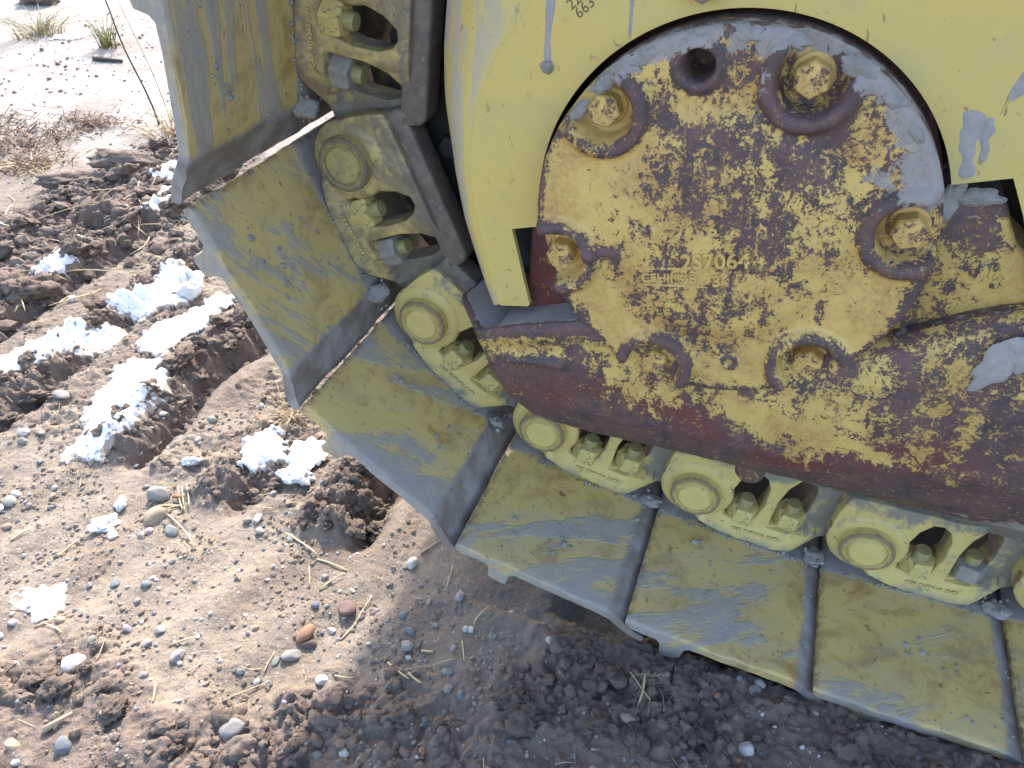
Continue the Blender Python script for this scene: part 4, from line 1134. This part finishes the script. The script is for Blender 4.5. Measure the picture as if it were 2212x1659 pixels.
for lb, x0, x1, y0, y1, cnt, (s0, s1), mt, grp in regions:
    k = 0; tries = 0
    while k < cnt and tries < 4000:
        tries += 1
        x, y = rr.uniform(x0, x1), rr.uniform(y0, y1)
        if gch(x, y) < 0.35 and tries < 3000: continue
        s = s0 + (s1 - s0) * rr.random() ** 2.2
        z = gh(x, y)
        szw = 'large ' if s > s0 + 0.5 * (s1 - s0) else ('medium ' if s > s0 + 0.18 * (s1 - s0) else 'small ')
        o = newobj('soil_clod', CLODS[rr.randrange(12)], None, None, (x, y, z + s * 0.15), (rr.uniform(-.5, .5), rr.uniform(-.5, .5), rr.uniform(0, 6.3)), label=szw + lb, category='clod', group=szw + grp)
        if not o.data.materials: o.data.materials.append(M_CLOD)
        o.scale = (s * rr.uniform(0.9, 1.35), s * rr.uniform(0.75, 1.1), s * rr.uniform(0.5, 0.8))
        k += 1
# overturned slabs of mud at the far edge of the band
for k, (x, y, sx, sy, sz, rz, ry, lb) in enumerate(((-1.21, 0.765, 0.085, 0.035, 0.024, 0.55, 0.5, 'long overturned slab of dark mud with a shadowed hollow'), (-1.30, 0.66, 0.075, 0.028, 0.016, 0.75, 0.3, 'flat grey-brown mud slab lying before the overturned one'), (-1.02, 0.50, 0.05, 0.03, 0.035, 0.9, 0.6, 'upright torn mud slab edged with white frost'), (-3.17, 2.32, 0.10, 0.07, 0.06, 0.2, 0.0, 'lone dark lump far out on the pale dirt'))):
    me = lump_mesh(90 + k, 4, 0.5, 1.9); me.materials.append(M_CLOD)
    newobj('overturned_clod', me, None, None, (x, y, gh(x, y) + sz * 0.5), (0.35 if k < 3 else 0, ry * 0.4, rz), label=lb, category='clod').scale = (sx, sy, sz)
# crumbs: too many to count
LUMPS0 = [mesh_np(lump_mesh(k + 120, 1, 0.5, 1.5)) for k in range(16)]
def scatter(cnt, box_, smin, smax, need, rng, pw=3.0, fl=(0.5, 0.9), emb=0.2, maxtry=60):
    items = []
    x0, x1, y0, y1 = box_
    tries = 0
    while len(items) < cnt and tries < cnt * maxtry:
        tries += 1
        x, y = rng.uniform(x0, x1), rng.uniform(y0, y1)
        if blocked(x, y): continue
        c = gch(x, y)
        if rng.random() > need(c, x, y): continue
        s = smin + (smax - smin) * rng.random() ** pw
        e = Euler((rng.uniform(-.6, .6), rng.uniform(-.6, .6), rng.uniform(0, 6.3)))
        items.append((*LUMPS0[rng.randrange(16)], trs((x, y, gh(x, y) + s * emb), e, (s * rng.uniform(0.8, 1.3), s * rng.uniform(0.8, 1.2), s * rng.uniform(*fl)))))
    return items
rg = random.Random(11)
wetfn = lambda c, x, y: max(0.0, c - 0.15) ** 1.3
it = scatter(4200, (-0.80, 0.85, -0.60, 0.42), 0.0015, 0.009, wetfn, rg) + scatter(1500, (-1.45, -0.80, 0.0, 1.1), 0.004, 0.020, wetfn, rg)
newobj('soil_crumbs', flatten_soup(it, 'soil_crumbs'), M_CRUMB, smooth=False, kind='stuff', label='dark crumbs of damp soil over the churned ground', category='soil')
it = scatter(4600, (-0.75, 0.60, -0.60, 0.10), 0.0006, 0.0045, lambda c, x, y: max(0.04, 0.15 + 1.6 * mnoise.noise((x * 11, y * 11, 0.3))) * (1.1 - min(1, c)), rg, 3.2)
it += scatter(1100, (-2.6, -0.7, -0.3, 2.2), 0.003, 0.010, lambda c, x, y: 0.6, rg, 3.0)
newobj('dry_dirt_crumbs', flatten_soup(it, 'dry_dirt_crumbs'), M_CRUMBD, smooth=False, kind='stuff', label='small dry crumbs over the packed tan dirt', category='soil')

# ------------------------------------------------------------------ stones
def stone_mat(name, a, b):
    n = NT(name)
    r, l = n.objrand()
    c = n.mix(n.noise(1.6, 6, 0.7), a, b)
    c = n.mix(n.math('MULTIPLY', n.step(n.noise(5, 4, 0.7), 0.6, 0.72), 0.35), c, tuple(q * 0.5 for q in a))
    c = n.mix(n.math('MULTIPLY', n.step(n.noise(2.5, 5, 0.7), 0.52, 0.7), 0.45), c, (0.27, 0.21, 0.16))
    return n.out(c, 0.8, n.bump(n.noise(6, 5, 0.65), 0.4, 0.0015), 0, 0.35)
SM = {'white': ('pale', stone_mat('pale_stone', (0.50, 0.47, 0.43), (0.40, 0.37, 0.34))),
      'tan': ('tan', stone_mat('tan_stone', (0.33, 0.25, 0.17), (0.25, 0.19, 0.14))),
      'green': ('greenish grey', stone_mat('greenish_stone', (0.16, 0.175, 0.15), (0.22, 0.23, 0.20))),
      'grey': ('grey', stone_mat('grey_stone', (0.18, 0.165, 0.155), (0.26, 0.24, 0.22))),
      'blue': ('slate blue', stone_mat('slate_stone', (0.10, 0.115, 0.13), (0.17, 0.185, 0.20))),
      'lav': ('pinkish grey', stone_mat('pinkish_stone', (0.30, 0.26, 0.265), (0.24, 0.205, 0.205))),
      'orange': ('rusty orange', stone_mat('orange_stone', (0.33, 0.16, 0.085), (0.25, 0.13, 0.08))),
      'maroon': ('dark maroon', stone_mat('maroon_stone', (0.10, 0.06, 0.055), (0.15, 0.095, 0.08)))}
def stone_shape(seed):
    rs = random.Random(seed)
    bm = bmesh.new(); bmesh.ops.create_icosphere(bm, subdivisions=3, radius=1.0)
    planes = [(Vector((rs.gauss(0, 1), rs.gauss(0, 1), rs.gauss(0, 1))).normalized(), rs.uniform(0.62, 0.9)) for _ in range(7)]
    for v in bm.verts:
        c = v.co.copy()
        for nrm, d in planes:
            e = c.dot(nrm) - d
            if e > 0: c -= nrm * e * 0.85
        c *= 1 + 0.10 * mnoise.noise(c * 1.7 + Vector((seed, 0, 0)))
        v.co = c
    return bm_mesh('stone', bm)
SHAPES = {}
for key in SM:
    SHAPES[key] = []
    for k in range(5):
        me = stone_shape(len(SHAPES) * 10 + k); me.materials.append(SM[key][1]); SHAPES[key].append(me)
STONES = [(-0.310,-0.259,0.0076,'white'),(-0.278,-0.213,0.0166,'tan'),(-0.241,-0.221,0.0096,'green'),(-0.303,-0.171,0.0155,'grey'),(-0.134,-0.161,0.0086,'white'),(-0.246,-0.322,0.0086,'blue'),(-0.092,-0.383,0.0104,'lav'),(-0.198,-0.439,0.0150,'white'),(0.037,-0.303,0.0126,'orange'),(0.048,-0.312,0.0088,'maroon'),(0.036,-0.333,0.0112,'grey'),(0.066,-0.251,0.0128,'maroon'),(0.062,-0.284,0.0063,'white'),(0.112,-0.156,0.0092,'white'),(0.194,-0.182,0.0088,'lav'),(0.090,-0.350,0.0079,'white'),(0.031,-0.438,0.0133,'grey'),(0.160,-0.418,0.0069,'white'),(0.162,-0.273,0.0085,'grey'),(0.156,-0.251,0.0068,'blue'),(-0.132,-0.518,0.0090,'blue'),(-0.185,-0.536,0.0079,'tan'),(-0.183,-0.456,0.0060,'blue'),(-0.180,-0.373,0.0062,'lav'),(-0.137,-0.361,0.0067,'lav'),(0.025,-0.261,0.0058,'blue'),(-0.044,-0.095,0.0086,'grey'),(0.012,-0.217,0.0059,'grey'),(0.137,-0.235,0.0050,'blue'),(0.256,-0.224,0.0055,'green'),(0.228,-0.225,0.0049,'white'),(0.022,-0.347,0.0056,'green'),(-0.202,-0.405,0.0055,'green'),(-0.269,-0.393,0.0071,'tan'),(-0.325,-0.415,0.0066,'white'),(0.017,-0.378,0.0050,'white'),(-0.139,-0.383,0.0060,'lav'),(-0.267,-0.234,0.0067,'lav'),(-0.271,-0.245,0.0060,'grey'),(0.442,-0.274,0.0093,'tan'),(0.569,-0.264,0.0088,'white'),(0.329,-0.215,0.0054,'white'),(0.569,-0.191,0.0073,'grey'),(0.575,-0.178,0.0061,'white'),(0.546,-0.227,0.0048,'white'),(0.410,-0.286,0.0040,'white'),(0.551,-0.187,0.0043,'blue'),(0.480,-0.288,0.0046,'blue'),(0.265,-0.177,0.0037,'white'),(0.229,-0.222,0.0037,'white'),(0.259,-0.223,0.0043,'green'),(0.369,-0.259,0.0041,'lav'),(-0.602,-0.140,0.0100,'white'),(-0.614,-0.049,0.0131,'grey'),(-0.505,-0.246,0.0067,'white'),(-0.502,-0.260,0.0101,'green'),(-0.378,-0.047,0.0109,'grey'),(-0.591,-0.154,0.0081,'grey'),(-0.457,-0.227,0.0066,'tan'),(-0.440,-0.245,0.0057,'grey'),(-0.577,-0.129,0.0063,'grey'),(-0.504,-0.276,0.0084,'white'),(-0.472,-0.296,0.0065,'tan'),(-0.275,-0.164,0.0069,'orange'),(-0.313,-0.258,0.0068,'white'),(-0.532,-0.178,0.0061,'blue'),(-1.224,0.405,0.0163,'lav'),(-1.248,0.389,0.0191,'grey'),(-0.247,0.112,0.0068,'tan'),]
NOTE = {2: 'beside the straw bundle', 0: 'on bare dirt before the straw bundle', 1: 'next to the straw bundle', 3: 'under the straw bundle'}
def zone(x, y):
    if x > 0.16 and y > -0.30 + 0.2 * max(0, 0.3 - x): return 'in the shade of the track'
    if y < -0.42: return 'among the near rough clods'
    if y > 0.2: return 'in the churned mud band'
    if x < -0.36: return 'beside the snow and grouser ridges'
    if x < -0.12: return 'on the packed tan dirt near the small grouser mark'
    return 'on the packed dirt in front of the track'
def add_stone(x, y, r, key, rng, emb=0.35):
    o = newobj('stone', SHAPES[key][rng.randrange(5)], None, None, (x, y, gh(x, y) + r * emb * 0.6), (rng.uniform(-.35, .35), rng.uniform(-.35, .35), rng.uniform(0, 6.3)))
    o.scale = (r * rng.uniform(1.0, 1.25), r * rng.uniform(0.72, 0.98), r * rng.uniform(0.5, 0.78))
    sz = 'large' if r > 0.0105 else ('medium' if r > 0.0065 else 'small')
    zn = zone(x, y)
    o['label'] = '%s %s stone %s' % (sz, SM[key][0], zn); o['category'] = 'stone'; o['group'] = '%s %s stones %s' % (sz, SM[key][0], zn)
for (x, y, r, key) in STONES:
    add_stone(x, y, r, key, rr)
keys = ['grey'] * 5 + ['blue'] * 3 + ['green'] * 2 + ['white'] * 3 + ['tan'] * 3 + ['lav'] * 2 + ['maroon', 'orange']
rs_ = random.Random(23); cnt = 0
while cnt < 215:
    x, y = rs_.uniform(-0.78, 0.72), rs_.uniform(-0.57, 0.06)
    if blocked(x, y) or (x > 0.12 and y > -0.185): continue
    if rs_.random() > 0.3 + 1.6 * mnoise.noise((x * 7, y * 7, 4.0)): continue
    add_stone(x, y, 0.0028 + 0.0045 * rs_.random() ** 2.5, keys[rs_.randrange(len(keys))], rs_)
    cnt += 1
# fine gravel
for key, cnt_, seed in (('grey', 900, 1), ('blue', 500, 2), ('white', 420, 3), ('tan', 700, 4), ('lav', 300, 5)):
    rq = random.Random(seed + 70)
    it = scatter(cnt_, (-0.78, 0.80, -0.58, 0.10), 0.0008, 0.0034, lambda c, x, y: max(0.03, 0.1 + 1.9 * mnoise.noise((x * 8 + seed, y * 5, 1.7))), rq, 2.0, (0.6, 0.9), 0.25)
    it += scatter(cnt_ // 9, (-2.8, -0.7, -0.2, 2.4), 0.002, 0.008, lambda c, x, y: 0.6, rq, 2.0, (0.6, 0.9), 0.25)
    n = NT('gravel_' + key); a = {'grey': (0.20, 0.185, 0.17), 'blue': (0.11, 0.12, 0.135), 'white': (0.46, 0.43, 0.40), 'tan': (0.29, 0.225, 0.165), 'lav': (0.28, 0.24, 0.24)}[key]
    mt = n.out(n.mix(n.noise(300, 4, 0.7), tuple(q * 0.65 for q in a), tuple(min(1, q * 1.25) for q in a)), 0.85)
    newobj('fine_gravel', flatten_soup(it, 'fine_gravel'), mt, smooth=False, kind='stuff', label='fine %s gravel grains scattered over the dirt' % SM[key][0], category='gravel')

# ------------------------------------------------------------------ straw, stems and weeds
def straw_mat(name, a, b):
    n = NT(name); r, l = n.objrand()
    return n.out(n.mix(n.noise(40, 4, 0.6), a, b), 0.6, n.bump(n.noise(500, 3), 0.3, 0.0006))
M_STRAW = straw_mat('dry_straw', (0.52, 0.41, 0.24), (0.40, 0.30, 0.17))
M_STEM = straw_mat('dark_stem', (0.045, 0.035, 0.028), (0.09, 0.07, 0.05))
M_WEED = straw_mat('brown_weed', (0.155, 0.085, 0.05), (0.24, 0.15, 0.09))
M_GRASS = straw_mat('green_grass', (0.13, 0.16, 0.035), (0.26, 0.24, 0.08))
M_PALEG = straw_mat('pale_grass', (0.38, 0.33, 0.18), (0.28, 0.27, 0.12))
def tube_np(path, r0, r1, sides=5):
    V = []; T = []
    n_ = len(path)
    for i, p in enumerate(path):
        a = path[max(0, i - 1)]; b = path[min(n_ - 1, i + 1)]
        t = (b - a).normalized(); u = t.orthogonal().normalized(); w = t.cross(u)
        r = r0 + (r1 - r0) * i / (n_ - 1)
        for k in range(sides):
            q = p + (u * math.cos(2 * math.pi * k / sides) + w * math.sin(2 * math.pi * k / sides)) * r
            V.append(q[:])
    for i in range(n_ - 1):
        for k in range(sides):
            a, b = i * sides + k, i * sides + (k + 1) % sides
            T += [(a, b, b + sides), (a, b + sides, a + sides)]
    for k in range(1, sides - 1):
        T.append((0, k + 1, k)); q = (n_ - 1) * sides; T.append((q, q + k, q + k + 1))
    return np.array(V), np.array(T)
def straw_path(x0, y0, x1, y1, lift, bend, rng, N=6):
    P = []
    for i in range(N + 1):
        f = i / N
        x, y = x0 + (x1 - x0) * f, y0 + (y1 - y0) * f
        nx, ny = -(y1 - y0), x1 - x0
        x += nx * bend * math.sin(math.pi * f); y += ny * bend * math.sin(math.pi * f)
        P.append(Vector((x, y, 0)))
    za = max(gh(p.x, p.y) for p in P[:3]) + 0.0012; zb_ = max(gh(p.x, p.y) for p in P[-3:]) + 0.0012
    for i, p in enumerate(P):
        f = i / N
        p.z = max(za + (zb_ - za) * f, gh(p.x, p.y) + 0.0006) + lift * f
    return P
STRAWS = [(-0.018,-0.209,0.001,-0.237),(0.017,-0.239,0.034,-0.205),(0.151,-0.301,0.188,-0.317),(0.183,-0.308,0.203,-0.315),(0.181,-0.270,0.196,-0.268),(-0.287,-0.403,-0.247,-0.408),(-0.266,-0.199,-0.184,-0.237),(0.101,-0.340,0.124,-0.335),(-0.175,-0.426,-0.185,-0.399),(-0.112,-0.375,-0.088,-0.355),(0.080,-0.293,0.086,-0.262),(0.086,-0.262,0.086,-0.225),(0.002,-0.405,0.030,-0.373),(0.018,-0.365,0.015,-0.337),(0.224,-0.244,0.238,-0.269),(0.228,-0.214,0.238,-0.186),(0.172,-0.175,0.166,-0.141),(-0.438,-0.316,-0.429,-0.295),(-0.355,-0.314,-0.350,-0.280),(-0.294,-0.411,-0.267,-0.378),(0.116,-0.136,0.132,-0.110),(-0.079,-0.171,-0.017,-0.190),(-0.288,-0.148,-0.250,-0.184),(-0.280,-0.147,-0.244,-0.186),(-0.274,-0.143,-0.244,-0.177),(-0.292,-0.189,-0.260,-0.177),(-0.279,-0.194,-0.249,-0.171),(-0.306,-0.192,-0.296,-0.158),(-0.090,-0.423,-0.076,-0.443),(-0.015,-0.194,0.034,-0.197),(0.448,-0.259,0.447,-0.223),(0.430,-0.224,0.459,-0.250),]
for k, (x0, y0, x1, y1) in enumerate(STRAWS):
    P = straw_path(x0, y0, x1, y1, rr.uniform(0, 0.004), rr.uniform(-0.05, 0.05), rr)
    r = rr.uniform(0.0008, 0.0017)
    V, T = tube_np(P, r, r * 0.75)
    zn = zone((x0 + x1) / 2, (y0 + y1) / 2)
    if 22 <= k <= 27: lb, gp = 'split dry straw in the bundle by the tan stones', 'straw bundle by the tan stones'
    else: lb, gp = 'single dry straw stalk lying %s' % zn, 'straws lying %s' % zn
    newobj('straw', tri_soup('straw', V, T), M_STRAW, label=lb, category='straw', group=gp)
items = []
for k in range(260):
    if k < 130: x, y = rr.uniform(-0.75, 0.55), rr.uniform(-0.56, 0.0); L = rr.uniform(0.008, 0.03); r = rr.uniform(0.0003, 0.0007)
    else: x, y = rr.uniform(-1.7, -0.75), rr.uniform(0.1, 1.3); L = rr.uniform(0.03, 0.16); r = rr.uniform(0.0008, 0.0016)
    if blocked(x, y) or (x > 0.1 and y > -0.2): continue
    a = rr.uniform(0, 6.3)
    P = straw_path(x, y, x + L * math.cos(a), y + L * math.sin(a), rr.uniform(0, 0.2 * L), rr.uniform(-.12, .12), rr, 4)
    V, T = tube_np(P, r, r * 0.6, 4); items.append((V, T, np.eye(4)))
newobj('straw_litter', flatten_soup(items, 'straw_litter'), M_STRAW, kind='stuff', label='thin broken straw bits scattered on the dirt', category='straw')
def blades(cx, cy, n_, spread, L, r, lean, rng):
    it = []
    for k in range(n_):
        a = rng.uniform(0, 6.3); d = spread * rng.random()
        x, y = cx + d * math.cos(a), cy + d * math.sin(a); z = gh(x, y) - 0.003
        l = L * rng.uniform(0.5, 1.1); ln = lean * rng.uniform(0.3, 1.2); b = a + rng.uniform(-.8, .8)
        P = [Vector((x + math.cos(b) * ln * l * f * f, y + math.sin(b) * ln * l * f * f, z + l * f * (1 - 0.35 * ln * f))) for f in (0, .25, .5, .75, 1)]
        V, T = tube_np(P, r, r * 0.2, 3); it.append((V, T, np.eye(4)))
    return it
newobj('grass_tuft', flatten_soup(blades(-2.62, 1.80, 90, 0.10, 0.14, 0.0022, 1.3, rr), 'grass_tuft'), M_PALEG, label='wide pale grass tuft on the far bare dirt', category='grass tuft')
newobj('grass_tuft', flatten_soup(blades(-2.22, 1.77, 46, 0.035, 0.15, 0.0022, 0.6, rr), 'grass_tuft'), M_GRASS, label='small upright green grass tuft near the dark stem', category='grass tuft')
newobj('dry_grass_tuft', flatten_soup(blades(-1.28, 1.03, 60, 0.07, 0.13, 0.0018, 1.2, rr), 'dry_grass_tuft'), M_STRAW, label='straw coloured grass tuft at the foot of the dark stem', category='grass tuft')
newobj('dry_grass_tuft', flatten_soup(blades(-1.52, 0.72, 50, 0.13, 0.10, 0.0014, 1.6, rr), 'dry_grass_tuft'), M_STRAW, label='flattened pale grass tuft before the mud slab', category='grass tuft')
newobj('dry_grass_tuft', flatten_soup(blades(-0.215, 0.05, 34, 0.02, 0.055, 0.0009, 1.3, rr), 'dry_grass_tuft'), M_STRAW, label='small straw tuft squeezed out beside the shoe tip', category='grass tuft')
# upright dark stem and its pale neighbour
zs = gh(-1.40, 1.11)
P = [Vector((-1.40 - 0.10 * f + 0.006 * math.sin(9 * f), 1.11 + 0.02 * f, zs + 0.43 * f)) for f in np.linspace(0, 1, 9)]
V, T = tube_np(P, 0.0030, 0.0020, 6); newobj('plant_stem', tri_soup('plant_stem', V, T), M_STEM, label='thin dark bare stem standing in front of the hanging shoe', category='stem')
P = [Vector((-1.36 - 0.16 * f + 0.01 * math.sin(7 * f), 1.12 + 0.07 * f, zs + 0.55 * f)) for f in np.linspace(0, 1, 9)]
V, T = tube_np(P, 0.0020, 0.0010, 5); newobj('plant_stem', tri_soup('plant_stem', V, T), M_STRAW, label='thin pale straw stem beside the dark one', category='stem')
# brown weeds creeping over the far dirt
items = []
for (cx, cy, sx, sy, n_) in ((-1.72, 0.86, 0.16, 0.12, 260), (-1.62, 1.05, 0.12, 0.06, 150), (-1.95, 0.95, 0.15, 0.12, 120), (-1.55, 0.74, 0.10, 0.08, 110)):
    for k in range(n_):
        x, y = rr.gauss(cx, sx * 0.55), rr.gauss(cy, sy * 0.6); a = rr.uniform(0, 6.3); L = rr.uniform(0.015, 0.07)
        z = gh(x, y)
        P = [Vector((x + L * f * math.cos(a + 1.2 * f), y + L * f * math.sin(a + 1.2 * f), z + 0.001 + L * 0.5 * math.sin(math.pi * f * 0.8) * rr.uniform(0.2, 1))) for f in (0, .33, .66, 1)]
        V, T = tube_np(P, rr.uniform(0.0011, 0.0022), 0.0006, 4); items.append((V, T, np.eye(4)))
newobj('dead_weeds', flatten_soup(items, 'dead_weeds'), M_WEED, kind='stuff', label='low brown dead weeds matted on the far dirt', category='weeds')
# rootlet with thin fingers in the shade by the track
items = []
for k in range(9):
    a = rad(-150 + k * 33 + rr.uniform(-8, 8)); L = rr.uniform(0.012, 0.03) * (2.0 if k in (2, 3) else 1)
    x0, y0 = 0.452, -0.222
    P = straw_path(x0, y0, x0 + L * math.cos(a), y0 + L * math.sin(a), 0.004, rr.uniform(-.15, .15), rr, 5)
    V, T = tube_np(P, 0.0006, 0.0003, 4); items.append((V, T, np.eye(4)))
newobj('dried_root', flatten_soup(items, 'dried_root'), M_PALEG, label='pale branching dried root beside the track shoe', category='root')
n = NT('red_scrap'); M_RED = n.out(n.mix(n.noise(30), (0.50, 0.03, 0.035), (0.36, 0.02, 0.03)), 0.5)
me = lump_mesh(77, 2, 0.4, 1.5); newobj('plastic_scrap', me, M_RED, None, (-1.185, 0.70, gh(-1.185, 0.70) + 0.014), (0.2, 0, 0.5), label='tiny bright red scrap by the granular snow', category='scrap').scale = (0.014, 0.008, 0.006)
n = NT('bleached_wood'); M_WOOD = n.out(n.mix(n.noise(60, 4, 0.6, 0, n.map(n.obj, (0.2, 1, 1))), (0.40, 0.31, 0.20), (0.28, 0.21, 0.14)), 0.7)
P = [Vector((-0.166, -0.512, gh(-0.166, -0.512) + 0.004)), Vector((-0.158, -0.500, gh(-0.158, -0.5) + 0.005)), Vector((-0.150, -0.486, gh(-0.150, -0.486) + 0.006))]
V, T = tube_np(P, 0.0042, 0.0018, 6); newobj('wood_splinter', tri_soup('wood_splinter', V, T), M_WOOD, label='pale wood splinter among the near clods', category='splinter')
P = [Vector((-2.18, 1.64, gh(-2.18, 1.64) + 0.006)), Vector((-2.12, 1.65, gh(-2.12, 1.65) + 0.008)), Vector((-2.06, 1.665, gh(-2.06, 1.665) + 0.006))]
V, T = tube_np(P, 0.009, 0.006, 6); newobj('twig', tri_soup('twig', V, T), M_STEM, label='short dark twig below the green grass tuft', category='twig')
